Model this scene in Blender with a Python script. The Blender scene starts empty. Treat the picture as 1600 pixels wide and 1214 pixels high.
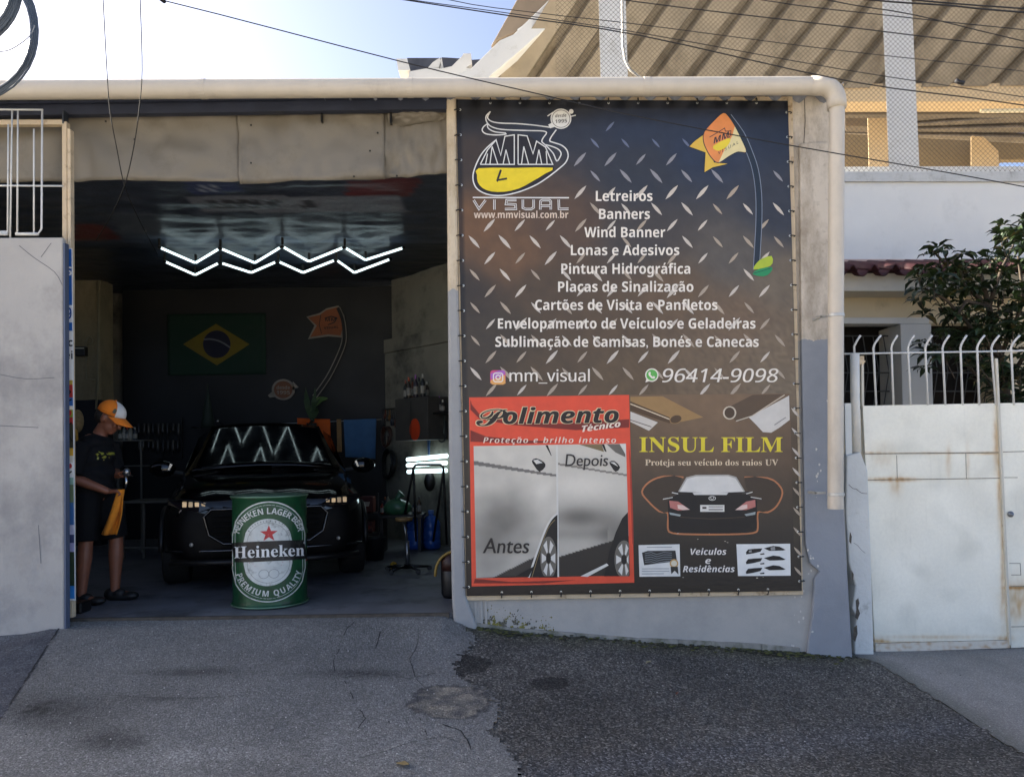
import bpy, bmesh, math, random
from mathutils import Vector, Matrix, noise as mnoise
R = math.radians
random.seed(7)
scene = bpy.context.scene
COL = scene.collection

# ---------------------------------------------------------------- camera
FPX, CX, CY = 1200.0, 800.0, 607.0            # focal length and centre, in photograph pixels
SHIFT = 73.0
CAM = Vector((0, 0, 1.2))
camd = bpy.data.cameras.new('camera'); camo = bpy.data.objects.new('camera', camd); COL.objects.link(camo)
camd.sensor_width = 36; camd.lens = FPX/1600*36; camd.shift_y = SHIFT/1600; camd.clip_end = 2000; camd.clip_start = .05
CROT = Matrix.Rotation(.015, 3, 'Y') @ Matrix.Rotation(R(91.2), 3, 'X')
camo.matrix_world = Matrix.Translation(CAM) @ CROT.to_4x4()
scene.camera = camo

# ---------------------------------------------------------------- light
SUN_AZ, SUN_EL = 70, 26                       # azimuth left of the view direction
world = bpy.data.worlds.new('World'); scene.world = world; world.use_nodes = True
wn = world.node_tree; bg = wn.nodes['Background']
sky = wn.nodes.new('ShaderNodeTexSky'); sky.sky_type = 'NISHITA'; sky.sun_disc = False
sky.sun_elevation = R(SUN_EL); sky.sun_rotation = R(-SUN_AZ)
sky.dust_density = 2.2; sky.ozone_density = 0.0; sky.air_density = .42
wn.links.new(sky.outputs[0], bg.inputs[0]); bg.inputs[1].default_value = .1
sund = bpy.data.lights.new('sun', 'SUN'); suno = bpy.data.objects.new('sun', sund); COL.objects.link(suno)
sund.energy = 5.0; sund.angle = R(.6); sund.color = (1, .92, .8)
sdir = Vector((-math.sin(R(SUN_AZ))*math.cos(R(SUN_EL)), math.cos(R(SUN_AZ))*math.cos(R(SUN_EL)), math.sin(R(SUN_EL))))
suno.rotation_euler = sdir.to_track_quat('Z', 'Y').to_euler(); suno.location = (-8, 8, 12)
scene.view_settings.view_transform = 'Standard'; scene.view_settings.look = 'None'
scene.view_settings.gamma = 1; scene.view_settings.exposure = 2.3
scene.cycles.max_bounces = 8; scene.cycles.use_denoising = True

# ---------------------------------------------------------------- helpers
def P(px, py, Y):
    """the point of the plane y = Y that the photograph shows at (px, py)"""
    d = CROT @ Vector(((px-CX)/FPX, (CY+SHIFT-py)/FPX, -1))
    return CAM + d*((Y-CAM.y)/d.y)
def PZ(px, py, z):
    d = CROT @ Vector(((px-CX)/FPX, (CY+SHIFT-py)/FPX, -1))
    return CAM + d*((z-CAM.z)/d.z)
CINV = CROT.transposed()
def proj(p):
    c = CINV @ (Vector(p)-CAM)
    return (FPX*c.x/-c.z + CX, CY+SHIFT-FPX*c.y/-c.z)
def lin(c):
    if isinstance(c, str): c = tuple(int(c[i:i+2], 16) for i in (1, 3, 5))
    return tuple((x/255/12.92 if x/255 <= .04045 else ((x/255+.055)/1.055)**2.4) for x in c)
def interp(x, tab):
    if x <= tab[0][0]: return tab[0][1]
    for (a, va), (b, vb) in zip(tab, tab[1:]):
        if x <= b: return va+(vb-va)*(x-a)/(b-a)
    return tab[-1][1]
def inside(x, y, poly):
    r = False; j = len(poly)-1
    for i in range(len(poly)):
        xi, yi = poly[i]; xj, yj = poly[j]
        if (yi > y) != (yj > y) and x < (xj-xi)*(y-yi)/(yj-yi)+xi: r = not r
        j = i
    return r
def nz(x, y, z=0, s=1.0): return mnoise.noise(Vector((x*s, y*s, z)))

def worg(o):
    v = Vector((0, 0, 0))
    while o: v += Vector(o.location); o = o.parent
    return v

class MB:
    def __init__(self): self.v = []; self.f = []; self.m = []; self.c = None
    def add(self, vs, fs, mi=0):
        n = len(self.v); self.v += [Vector(p) for p in vs]
        for f in fs: self.f.append([n+i for i in f]); self.m.append(mi)
    def box(self, lo, hi, mi=0, mat=None):
        x0, y0, z0 = lo; x1, y1, z1 = hi
        vs = [(x0,y0,z0),(x1,y0,z0),(x1,y1,z0),(x0,y1,z0),(x0,y0,z1),(x1,y0,z1),(x1,y1,z1),(x0,y1,z1)]
        if mat is not None: vs = [mat @ Vector(p) for p in vs]
        self.add(vs, [(0,3,2,1),(4,5,6,7),(0,1,5,4),(1,2,6,5),(2,3,7,6),(3,0,4,7)], mi)
    def prism(self, front, d, mi=0):
        n = len(front); d = Vector(d); front = [Vector(p) for p in front]
        vs = front+[p+d for p in front]
        fs = [list(range(n)), list(range(2*n-1, n-1, -1))]+[(i, i+n, (i+1) % n+n, (i+1) % n) for i in range(n)]
        self.add(vs, fs, mi)
    def tube(self, pts, r, n=8, mi=0, closed=False, cap=True, sy=1.0):
        pts = [Vector(p) for p in pts]; k = len(pts)
        rs = r if isinstance(r, (list, tuple)) else [r]*k
        rings = []; prev = None
        for i, p in enumerate(pts):
            if closed: t = pts[(i+1) % k]-pts[i-1]
            else: t = pts[min(i+1, k-1)]-pts[max(i-1, 0)]
            if t.length < 1e-9: t = Vector((0, 0, 1))
            t.normalize()
            if prev is None:
                a = Vector((0, 0, 1)) if abs(t.z) < .9 else Vector((1, 0, 0))
                u = t.cross(a).normalized()
            else:
                u = prev-t*prev.dot(t)
                u = u.normalized() if u.length > 1e-6 else t.orthogonal().normalized()
            prev = u; w = t.cross(u)
            rings.append([p+(u*math.cos(2*math.pi*j/n)+w*math.sin(2*math.pi*j/n)*sy)*rs[i] for j in range(n)])
        vs = [q for ring in rings for q in ring]; fs = []
        for i in range(k if closed else k-1):
            a, b = i*n, ((i+1) % k)*n
            for j in range(n): fs.append((a+j, a+(j+1) % n, b+(j+1) % n, b+j))
        if cap and not closed: fs += [list(range(n-1, -1, -1)), list(range((k-1)*n, k*n))]
        self.add(vs, fs, mi)
    def lathe(self, prof, origin, n=24, mi=0, axis='Z', mat=None):
        o = Vector(origin); vs = []; k = len(prof)
        for r, h in prof:
            for j in range(n):
                a = 2*math.pi*j/n
                p = Vector((r*math.cos(a), r*math.sin(a), h)) if axis == 'Z' else Vector((r*math.cos(a), h, r*math.sin(a)))
                if mat is not None: p = mat @ p
                vs.append(o+p)
        fs = [(i*n+j, i*n+(j+1) % n, (i+1)*n+(j+1) % n, (i+1)*n+j) for i in range(k-1) for j in range(n)]
        fs += [list(range(n-1, -1, -1)), list(range((k-1)*n, k*n))]
        self.add(vs, fs, mi)
    def blob(self, c, r, n=12, m=8, mi=0, mat=None):
        c = Vector(c); vs = []; fs = []
        for i in range(m+1):
            th = math.pi*i/m
            for j in range(n):
                a = 2*math.pi*j/n
                p = Vector((r[0]*math.sin(th)*math.cos(a), r[1]*math.sin(th)*math.sin(a), r[2]*math.cos(th)))
                if mat is not None: p = mat @ p
                vs.append(c+p)
        for i in range(m):
            for j in range(n): fs.append((i*n+j, (i+1)*n+j, (i+1)*n+(j+1) % n, i*n+(j+1) % n))
        self.add(vs, fs, mi)
    def grid(self, fn, nu, nv, mi=0):
        vs = [fn(i/nu, j/nv) for j in range(nv+1) for i in range(nu+1)]; w = nu+1
        self.add(vs, [(j*w+i, j*w+i+1, (j+1)*w+i+1, (j+1)*w+i) for j in range(nv) for i in range(nu)], mi)
    def build(self, name, mats, parent=None, smooth=False, bevel=0, at=None, subd=0, solid=0):
        me = bpy.data.meshes.new(name)
        if parent is None:
            if at is None:
                xs = [p.x for p in self.v]; ys = [p.y for p in self.v]; zs = [p.z for p in self.v]
                at = Vector(((min(xs)+max(xs))/2, (min(ys)+max(ys))/2, min(zs)))
            org = Vector(at)
        else: org = worg(parent)
        me.from_pydata([p-org for p in self.v], [], self.f)
        for m in (mats if isinstance(mats, (list, tuple)) else [mats]): me.materials.append(m)
        me.polygons.foreach_set('material_index', self.m)
        if smooth: me.polygons.foreach_set('use_smooth', [True]*len(self.f))
        if self.c is not None:
            at_ = me.color_attributes.new('Col', 'FLOAT_COLOR', 'POINT')
            at_.data.foreach_set('color', [x for c in self.c for x in (*c[:3], 1)])
        me.validate(); me.update()
        o = bpy.data.objects.new(name, me); COL.objects.link(o)
        if parent is None: o.location = org
        else: o.parent = parent
        if bevel:
            b = o.modifiers.new('bevel', 'BEVEL'); b.width = bevel; b.segments = 2; b.limit_method = 'ANGLE'; b.angle_limit = R(40)
        if subd:
            s = o.modifiers.new('subd', 'SUBSURF'); s.levels = subd; s.render_levels = subd
        if solid:
            s = o.modifiers.new('solid', 'SOLIDIFY'); s.thickness = solid
        if smooth and bevel:
            pass
        return o
def fuse(mb, voxel, name, mats, parent, smooth_it=6, color=None):
    """melt overlapping tubes into one continuous skin"""
    o = mb.build('raw_shape', mats, parent)
    m = o.modifiers.new('r', 'REMESH'); m.mode = 'VOXEL'; m.voxel_size = voxel; m.use_smooth_shade = True
    s = o.modifiers.new('s', 'SMOOTH'); s.iterations = smooth_it; s.factor = .5
    dg = bpy.context.evaluated_depsgraph_get()
    me = bpy.data.meshes.new_from_object(o.evaluated_get(dg)); me.name = name
    bpy.data.objects.remove(o)
    me.materials.clear()
    for q in (mats if isinstance(mats, (list, tuple)) else [mats]): me.materials.append(q)
    me.polygons.foreach_set('use_smooth', [True]*len(me.polygons))
    me.polygons.foreach_set('material_index', [0]*len(me.polygons))
    if color:
        a = me.color_attributes.new('Col', 'FLOAT_COLOR', 'POINT')
        a.data.foreach_set('color', [x for v in me.vertices for x in (*color(v.co), 1)])
    r = bpy.data.objects.new(name, me); COL.objects.link(r)
    if parent: r.parent = parent
    return r
def thing(name, label, cat, loc, group=None):
    o = bpy.data.objects.new(name, None); COL.objects.link(o); o.location = loc; o.empty_display_size = .2
    return tag(o, label, cat, group)
def tag(o, label, cat, group=None):
    o['label'] = label; o['category'] = cat
    if group: o['group'] = group
    return o
def struct(o): o['kind'] = 'structure'; return o
def copy_tree(o, parent=None):
    c = o.copy(); COL.objects.link(c)
    if parent: c.parent = parent
    for ch in list(o.children): copy_tree(ch, c)
    return c

# ---------------------------------------------------------------- materials
def nodes(name):
    m = bpy.data.materials.new(name); m.use_nodes = True
    nt = m.node_tree; return m, nt, nt.nodes['Principled BSDF']
def noise_node(nt, scale, detail=4, rough=.6, vec=None, stretch=None):
    n = nt.nodes.new('ShaderNodeTexNoise'); n.inputs['Scale'].default_value = scale
    n.inputs['Detail'].default_value = detail; n.inputs['Roughness'].default_value = rough
    g = nt.nodes.new('ShaderNodeNewGeometry'); src = g.outputs['Position']
    if stretch:
        mp = nt.nodes.new('ShaderNodeMapping'); mp.inputs['Scale'].default_value = stretch
        nt.links.new(src, mp.inputs[0]); src = mp.outputs[0]
    nt.links.new(src, n.inputs['Vector']); return n
def ramp(nt, src, stops):
    r = nt.nodes.new('ShaderNodeValToRGB'); e = r.color_ramp.elements
    while len(e) > 1: e.remove(e[-1])
    e[0].position = stops[0][0]; c = stops[0][1]; e[0].color = (*((c,)*3 if not isinstance(c, tuple) else c), 1)
    for p, c in stops[1:]:
        q = e.new(p); q.color = (*((c,)*3 if not isinstance(c, tuple) else c), 1)
    nt.links.new(src, r.inputs[0]); return r
def mix(nt, fac, a, b, mode='MIX'):
    m = nt.nodes.new('ShaderNodeMix'); m.data_type = 'RGBA'; m.blend_type = mode
    for i, x in ((0, fac), (6, a), (7, b)):
        if hasattr(x, 'links') or hasattr(x, 'is_output'): nt.links.new(x, m.inputs[i])
        elif i == 0: m.inputs[0].default_value = x
        else: m.inputs[i].default_value = (*x, 1)
    return m.outputs[2]
def bump(nt, bsdf, src, strength, dist=.01):
    b = nt.nodes.new('ShaderNodeBump'); b.inputs['Strength'].default_value = strength; b.inputs['Distance'].default_value = dist
    nt.links.new(src, b.inputs['Height']); nt.links.new(b.outputs[0], bsdf.inputs['Normal']); return b
_mc = {}
def mat(name, col, rough=.6, metal=0, var=.12, scale=8, bmp=0, bscale=60, dirt=None, dirt_amt=.5, dirt_scale=3, stretch=None, coat=0, spec=None):
    if name in _mc: return _mc[name]
    m, nt, b = nodes(name); c = lin(col)
    n = noise_node(nt, scale, 5)
    out = ramp(nt, n.outputs[0], [(.3, tuple(x*(1-var) for x in c)), (.7, tuple(min(1, x*(1+var)) for x in c))]).outputs[0]
    if dirt is not None:
        d = noise_node(nt, dirt_scale, 8, .7, stretch=stretch)
        f = ramp(nt, d.outputs[0], [(1-dirt_amt-.08, 0.0), (1-dirt_amt+.12, 1.0)])
        out = mix(nt, f.outputs[0], out, lin(dirt))
    nt.links.new(out, b.inputs['Base Color'])
    rr = ramp(nt, n.outputs[0], [(.3, max(.02, rough-.06)), (.7, min(1, rough+.06))]); nt.links.new(rr.outputs[0], b.inputs['Roughness'])
    b.inputs['Metallic'].default_value = metal; b.inputs['Coat Weight'].default_value = coat
    if spec is not None: b.inputs['Specular IOR Level'].default_value = spec
    if bmp:
        bn = noise_node(nt, bscale, 4); bump(nt, b, bn.outputs[0], bmp)
    _mc[name] = m; return m
def glow(name, col, strength):
    if name in _mc: return _mc[name]
    m, nt, b = nodes(name); b.inputs['Base Color'].default_value = (*lin(col), 1)
    b.inputs['Emission Color'].default_value = (*lin(col), 1); b.inputs['Emission Strength'].default_value = strength
    _mc[name] = m; return m
def vcol(name, rough=.5, var=.08, scale=30, bmp=0, bscale=200, spec=.4):
    """colour printed or stained on the surface, held by the mesh"""
    m, nt, b = nodes(name)
    a = nt.nodes.new('ShaderNodeVertexColor'); a.layer_name = 'Col'
    n = noise_node(nt, scale, 6, .7)
    r = ramp(nt, n.outputs[0], [(.3, 1-var), (.7, 1+var)])
    nt.links.new(mix(nt, 1.0, a.outputs[0], r.outputs[0], 'MULTIPLY'), b.inputs['Base Color'])
    b.inputs['Roughness'].default_value = rough; b.inputs['Specular IOR Level'].default_value = spec
    if bmp:
        bn = noise_node(nt, bscale, 5, .7); bump(nt, b, bn.outputs[0], bmp, .006)
    return m
def ink(col, rough=.55): return mat('ink_'+str(col).strip('#'), col, rough-.12, var=.06, scale=14, spec=.35, bmp=.9, bscale=1.9)

WHITE_PAINT = mat('white_paint', '#d4d6d0', .6, var=.04, dirt='#a8a498', dirt_amt=.25, dirt_scale=1.5, bmp=.15)
BLACK_PLASTIC = mat('black_plastic', '#0c0c0d', .45, var=.2)
DARK_STEEL = mat('dark_steel', '#3a4048', .5, .3, var=.2)
STEEL = mat('steel', '#8b8d8e', .35, .9, var=.1)
CABLE = mat('cable_rubber', '#1b1b1d', .6, var=.1)
RUSTY_TUBE = mat('rusty_cream_tube', '#c9b697', .6, var=.1, dirt='#7d5e3c', dirt_amt=.36, dirt_scale=14, bmp=.1)
CREAM = mat('cream_pipe', '#c1b8a8', .5, var=.05, dirt='#a99f90', dirt_amt=.34, dirt_scale=2.5, bmp=.08, bscale=6, stretch=(1, 1, .35))

# ---------------------------------------------------------------- text (built-in font; its maths alphabets give bold faces)
FACES = {'bold': (0x1D5D4, 0x1D5EE, 0x1D7EC), 'serif': (0x1D400, 0x1D41A, 0x1D7CE), 'script': (0x1D4D0, 0x1D4EA, None),
         'italic': (0x1D63C, 0x1D656, 0x1D7EC), 'ital': (0x1D608, 0x1D622, None), 'sans': (0x1D5A0, 0x1D5BA, 0x1D7E2), 'plain': None}
ACC = {'á':('a','´'),'ã':('a','~'),'ç':('c',','),'õ':('o','~'),'é':('e','´'),'ê':('e','^'),'í':('i','´'),'ú':('u','´')}
def enc(t, face):
    f = FACES[face]
    if f is None: return t
    r = ''
    for ch in t:
        if 'A' <= ch <= 'Z': r += chr(f[0]+ord(ch)-65)
        elif 'a' <= ch <= 'z': r += chr(f[1]+ord(ch)-97)
        elif f[2] and '0' <= ch <= '9': r += chr(f[2]+ord(ch)-48)
        else: r += ch
    return r
_tc = {}
TYPE = bpy.data.scenes.new('type_setting')
def raw_text(t, face='bold', space=1.0):
    k = (t, face, space)
    if k in _tc: return _tc[k]
    cu = bpy.data.curves.new('type', 'FONT'); cu.body = enc(t, face); cu.size = 1; cu.resolution_u = 3; cu.space_character = space
    o = bpy.data.objects.new('type', cu); TYPE.collection.objects.link(o)
    TYPE.view_layers[0].update(); dg = TYPE.view_layers[0].depsgraph
    me = bpy.data.meshes.new_from_object(o.evaluated_get(dg))
    vs = [(v.co.x, v.co.y) for v in me.vertices]; fs = [list(p.vertices) for p in me.polygons]
    bpy.data.objects.remove(o); bpy.data.curves.remove(cu); bpy.data.meshes.remove(me)
    _tc[k] = (vs, fs); return vs, fs
def text_geo(t, face='bold', space=1.0):
    """flat letters, accents drawn as strokes; returns (verts, faces, x0, x1)"""
    base = ''.join(ACC[c][0] if c in ACC else c for c in t)
    vs, fs = raw_text(base, face, space); vs = list(vs); fs = list(fs)
    x0 = min(v[0] for v in vs); x1 = max(v[0] for v in vs)
    for i, c in enumerate(t):
        if c not in ACC: continue
        b, a = ACC[c]
        pre = max(v[0] for v in raw_text(base[:i+1], face, space)[0])
        cw = raw_text(b, face)[0]; w = max(v[0] for v in cw)-min(v[0] for v in cw)
        c0 = pre-w/2
        st = {'´': [[(c0-.05,.62),(c0+.03,.62),(c0+.14,.77),(c0+.01,.77)]],
              '~': [[(c0-.17,.62),(c0-.13,.72),(c0-.05,.74),(c0+.05,.70),(c0+.12,.74),(c0+.17,.74),(c0+.13,.65),(c0+.06,.62),(c0-.05,.66),(c0-.11,.62)]],
              '^': [[(c0-.17,.62),(c0-.04,.78),(c0+.05,.78),(c0+.17,.62),(c0+.07,.62),(c0,.70),(c0-.07,.62)]],
              ',': [[(c0-.02,-.02),(c0+.06,-.02),(c0+.05,-.07),(c0+.11,-.12),(c0+.04,-.22),(c0-.11,-.22),(c0-.11,-.17),(c0,-.15),(c0,-.10)]]}[a]
        for p in st:
            n = len(vs); vs += p; fs.append(list(range(n, n+len(p))))
    return vs, fs, x0, x1
def put_text(mb, t, face, fn, mi=0, shear=0, space=1.0, width=None, cap=None, capfrac=.7):
    """fn(u, v): u 0..1 across the word, v in cap heights"""
    vs, fs, x0, x1 = text_geo(t, face, space)
    w = x1-x0
    mb.add([fn((x-x0+shear*y)/w, y/capfrac) for x, y in vs], fs, mi)
def plane_text(mb, t, face, x0, x1, yb, cap, B, off, slope=0, mi=0, shear=0, space=1.0):
    W = x1-x0
    put_text(mb, t, face, lambda u, v: B(x0+u*W, yb-v*cap+slope*u*W, off), mi, shear, space)
def ribbon(mb, pts, w, B, off, mi=0, closed=False):
    n = len(pts); L = []
    for i in range(n):
        a = pts[i-1] if (i or closed) else pts[i]; b = pts[(i+1) % n] if (i < n-1 or closed) else pts[i]; p = pts[i]
        d1 = Vector((p[0]-a[0], p[1]-a[1])); d2 = Vector((b[0]-p[0], b[1]-p[1]))
        if d1.length < 1e-6: d1 = d2
        if d2.length < 1e-6: d2 = d1
        d1 = d1.normalized(); d2 = d2.normalized(); t = d1+d2
        if t.length < 1e-3: t = d1
        t.normalize(); nn = Vector((-t.y, t.x)); k = 1/max(.45, nn.dot(Vector((-d1.y, d1.x))))
        L.append((p, nn*k*w/2))
    vs = []
    for p, o in L: vs += [B(p[0]+o.x, p[1]+o.y, off), B(p[0]-o.x, p[1]-o.y, off)]
    m = n if closed else n-1
    mb.add(vs, [(2*i, 2*i+1, 2*((i+1) % n)+1, 2*((i+1) % n)) for i in range(m)], mi)
def fill(mb, pts, B, off, mi=0): mb.add([B(x, y, off) for x, y in pts], [list(range(len(pts)))], mi)
def ell(cx, cy, rx, ry, n=24, a0=0, a1=360, rot=0):
    r = []
    for i in range(n):
        a = R(a0+(a1-a0)*i/(n if a1-a0 == 360 else n-1)); x, y = rx*math.cos(a), ry*math.sin(a)
        r.append((cx+x*math.cos(rot)-y*math.sin(rot), cy+x*math.sin(rot)+y*math.cos(rot)))
    return r
def crop(pts, ox, oy, s): return [(ox+x/s, oy+y/s) for x, y in pts]
def smoothline(pts, k=3, closed=False):
    r = []; n = len(pts)
    for i in range(n if closed else n-1):
        if closed: p = [pts[(i-1) % n], pts[i], pts[(i+1) % n], pts[(i+2) % n]]
        else: p = [pts[max(i-1, 0)], pts[i], pts[i+1], pts[min(i+2, n-1)]]
        for j in range(k):
            t = j/k
            r.append(tuple(.5*((2*b)+(-a+c)*t+(2*a-5*b+4*c-d)*t*t+(-a+3*b-3*c+d)*t**3) for a, b, c, d in zip(*p)))
    if not closed: r.append(tuple(pts[-1]))
    return r
def painted(mb_fn, poly_px, step, colfn, name, m, parent, wobble=None, thick=None):
    """a sheet over a four-cornered pixel area, its printed colours kept per point"""
    (x0, y0), (x1, y1), (x2, y2), (x3, y3) = poly_px          # tl tr br bl
    nu = max(2, int(max(abs(x1-x0), abs(x2-x3))/step)); nv = max(2, int(max(abs(y3-y0), abs(y2-y1))/step))
    mb = MB(); mb.c = []
    for j in range(nv+1):
        v = j/nv
        for i in range(nu+1):
            u = i/nu
            px = (x0*(1-u)+x1*u)*(1-v)+(x3*(1-u)+x2*u)*v; py = (y0*(1-u)+y1*u)*(1-v)+(y3*(1-u)+y2*u)*v
            mb.v.append(mb_fn(px, py)); mb.c.append(lin(colfn(px, py)))
    w = nu+1
    for j in range(nv):
        for i in range(nu): mb.f.append([j*w+i, (j+1)*w+i, (j+1)*w+i+1, j*w+i+1]); mb.m.append(0)
    if thick:
        n = len(mb.v); rim = [i for i in range(w)]+[j*w+nu for j in range(1, nv+1)]+[nv*w+i for i in range(nu-1, -1, -1)]+[j*w for j in range(nv-1, 0, -1)]
        for i in rim: mb.v.append(mb.v[i]+Vector(thick)); mb.c.append(mb.c[i])
        k = len(rim)
        for i in range(k): mb.f.append([rim[i], rim[(i+1) % k], n+(i+1) % k, n+i]); mb.m.append(0)
        mb.f.append([n+i for i in range(k-1, -1, -1)]); mb.m.append(0)
    return mb.build(name, m, parent)
def lerpc(a, b, t):
    t = max(0, min(1, t)); return tuple(x+(y-x)*t for x, y in zip(a, b))
def hexc(h): return tuple(int(h[i:i+2], 16) for i in (1, 3, 5))

# ---------------------------------------------------------------- ground
WY = 5.7                                                       # plane of the front wall
base_px = [(712,968),(740,978),(800,985),(1000,1000),(1130,1010),(1250,1019),(1330,1025)]
ZF = [(-200,-1.2),(-14,-.5),(-6,-.12),(-3.5,-.03),(-3.3,.0),(-.52,.0)]+[(P(x, y, WY).x, P(x, y, WY).z) for x, y in base_px]+[(3.2,-.37),(4.5,-.40),(14,-.9),(200,-1.2)]
def gz(x, y):
    d = max(0, WY-y); t = min(d, 6)
    k = max(0, min(1, d/.7)); k = k*k*(3-2*k); q = max(0, min(1, (x+2.2)/4.8)); q = q*q*(3-2*q)
    z0 = interp(x, ZF); s = .10-.07*q
    if -3.3 < x < 3.2: z0 += (-.37*q-z0)*k
    z = z0-s*t*(1-.02*t)
    if d > 9: z = z+( -1.2-z)*min(1, (d-9)/60)
    return z
right_edge = [(705,955),(722,975),(742,1000),(722,1022),(704,1042),(718,1062),(770,1085),(778,1120),(762,1140),(790,1168),(815,1214),(860,1300),(960,1500)]
left_edge = [(110,955),(97,970),(0,1122),(-260,1530)]
walk_edge = [(1300,1012),(1372,1037),(1450,1085),(1600,1178),(2100,1490)]
def frange(a, b, s):
    r = []; n = int(round((b-a)/s))
    return [a+(b-a)*i/n for i in range(n+1)]
XS = [-200,-60,-25,-14,-10,-8,-7]+frange(-6,-3.7,.1)[:-1]+frange(-3.7,3.6,.018)[:-1]+frange(3.6,6,.1)+[7,8,10,14,25,60,200]
YS = [-200,-60,-25,-12,-8]+frange(-6,2,.5)[:-1]+frange(2,3.2,.08)[:-1]+frange(3.2,5.76,.018)[:-1]+frange(5.76,6.4,.08)
def yx(edge, y): return interp(y, [(b, a) for a, b in edge])
GV = {}
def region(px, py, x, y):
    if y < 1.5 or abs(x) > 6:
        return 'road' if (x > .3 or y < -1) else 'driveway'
    j = nz(x, y, 3, 9)*9+nz(x, y, 8, 30)*5+nz(x, y, 5, 70)*5+(random.random()-.5)*14*(random.random() < .3)
    if py > 950 and px < yx(left_edge, py)+nz(x, y, 2, 25)*2: return 'pavement'
    if px < yx(right_edge, py)+j: return 'driveway'
    if px > interp(py, [(b, a) for a, b in walk_edge])+nz(x, y, 2, 12)*6: return 'sidewalk'
    return 'road'
parts = {k: (MB(), {}) for k in ('driveway', 'pavement', 'road', 'sidewalk')}
for k in parts: parts[k][0].c = []
STAINS = [(70,1110,95,28,.75),(175,1158,60,20,.7),(300,1049,90,8,.55),(560,1052,90,9,.55),(30,1040,40,25,.35),(250,1092,80,5,.3),(480,1000,150,12,-.12),(330,1180,200,20,-.15),(610,1010,60,40,.12),(760,1060,60,40,.25),(560,1150,180,60,-.1)]
def gcol(k, px, py, x, y):
    n = .5+.5*nz(x, y, 1, 1.3); n2 = nz(x, y, 7, 6)
    if y < 1.6: return lerpc((168,160,146), (186,178,162), n)  # unseen street ground coloured pale to bounce light onto the shaded facade
    if k == 'driveway':
        n3 = nz(x, y, 11, 26); c = lerpc((106,105,102), (134,133,129), n+.22*n2+.25*n3); s = 0
        for cx, cy, rx, ry, a in STAINS:
            d = ((px-cx)/rx)**2+((py-cy)/ry)**2
            s += a*math.exp(-d*1.4)*(1+.7*n2+.8*n3)
        c = tuple(max(22, v*(1-.5*s)) for v in c)
        d = ((px-703)/60)**2+((py-1095)/23)**2+n2*.55+n3*.35
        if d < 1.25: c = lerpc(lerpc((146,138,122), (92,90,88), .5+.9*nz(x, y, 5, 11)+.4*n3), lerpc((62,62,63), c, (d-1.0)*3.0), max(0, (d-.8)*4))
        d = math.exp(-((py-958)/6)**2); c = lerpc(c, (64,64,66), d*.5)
        return c
    if k == 'pavement': return lerpc((70,71,76), (98,100,104), n+.4*n2+.4*nz(x, y, 11, 30))
    if k == 'sidewalk':
        c = lerpc((122,120,116), (146,143,138), n+.3*n2)
        return lerpc(c, (78,80,72), max(0, .9-(px-interp(py, [(b, a) for a, b in walk_edge]))/50)*.6)
    c = lerpc((72,70,66), (104,101,95), n+.25*n2)
    wall = interp(px, base_px)
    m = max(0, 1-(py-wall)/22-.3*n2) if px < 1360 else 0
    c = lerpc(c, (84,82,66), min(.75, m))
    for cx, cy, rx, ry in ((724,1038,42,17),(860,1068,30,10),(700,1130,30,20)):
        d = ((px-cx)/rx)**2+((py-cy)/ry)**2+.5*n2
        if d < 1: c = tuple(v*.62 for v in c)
    e = abs(px-(1240+(py-1030)*1.1))
    if py > 1085: c = lerpc(c, (96,97,101), .5*math.exp(-((py-1190+.12*(px-1000))/22)**2))
    return c
def cell_h(k, x, y):
    z = gz(x, y)
    if -7 < x < 6 and 1.9 < y < 6.3:
        z += .012*nz(x, y, 0, 1.1)*(1 if y < 5.5 else .25)
        z += {'road': .007*nz(x, y, 4, 28)+.006*nz(x, y, 2, 9)-.004, 'driveway': .002*nz(x, y, 6, 14), 'pavement': .003*nz(x, y, 6, 24), 'sidewalk': .002*nz(x, y, 2, 9)}[k]
    return z
pj = [[proj((x, y, gz(x, y))) if y > .4 else (0, 9999) for x in XS] for y in YS]
for j in range(len(YS)-1):
    for i in range(len(XS)-1):
        xc = (XS[i]+XS[i+1])/2; yc = (YS[j]+YS[j+1])/2
        k = region(*pj[j][i], xc, yc); mb, ix = parts[k]; q = []
        for a, b in ((i, j), (i+1, j), (i+1, j+1), (i, j+1)):
            if (a, b) not in ix:
                x, y = XS[a], YS[b]; ix[(a, b)] = len(mb.v)
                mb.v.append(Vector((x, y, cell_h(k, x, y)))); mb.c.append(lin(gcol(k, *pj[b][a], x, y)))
            q.append(ix[(a, b)])
        mb.f.append(q); mb.m.append(0)
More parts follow.
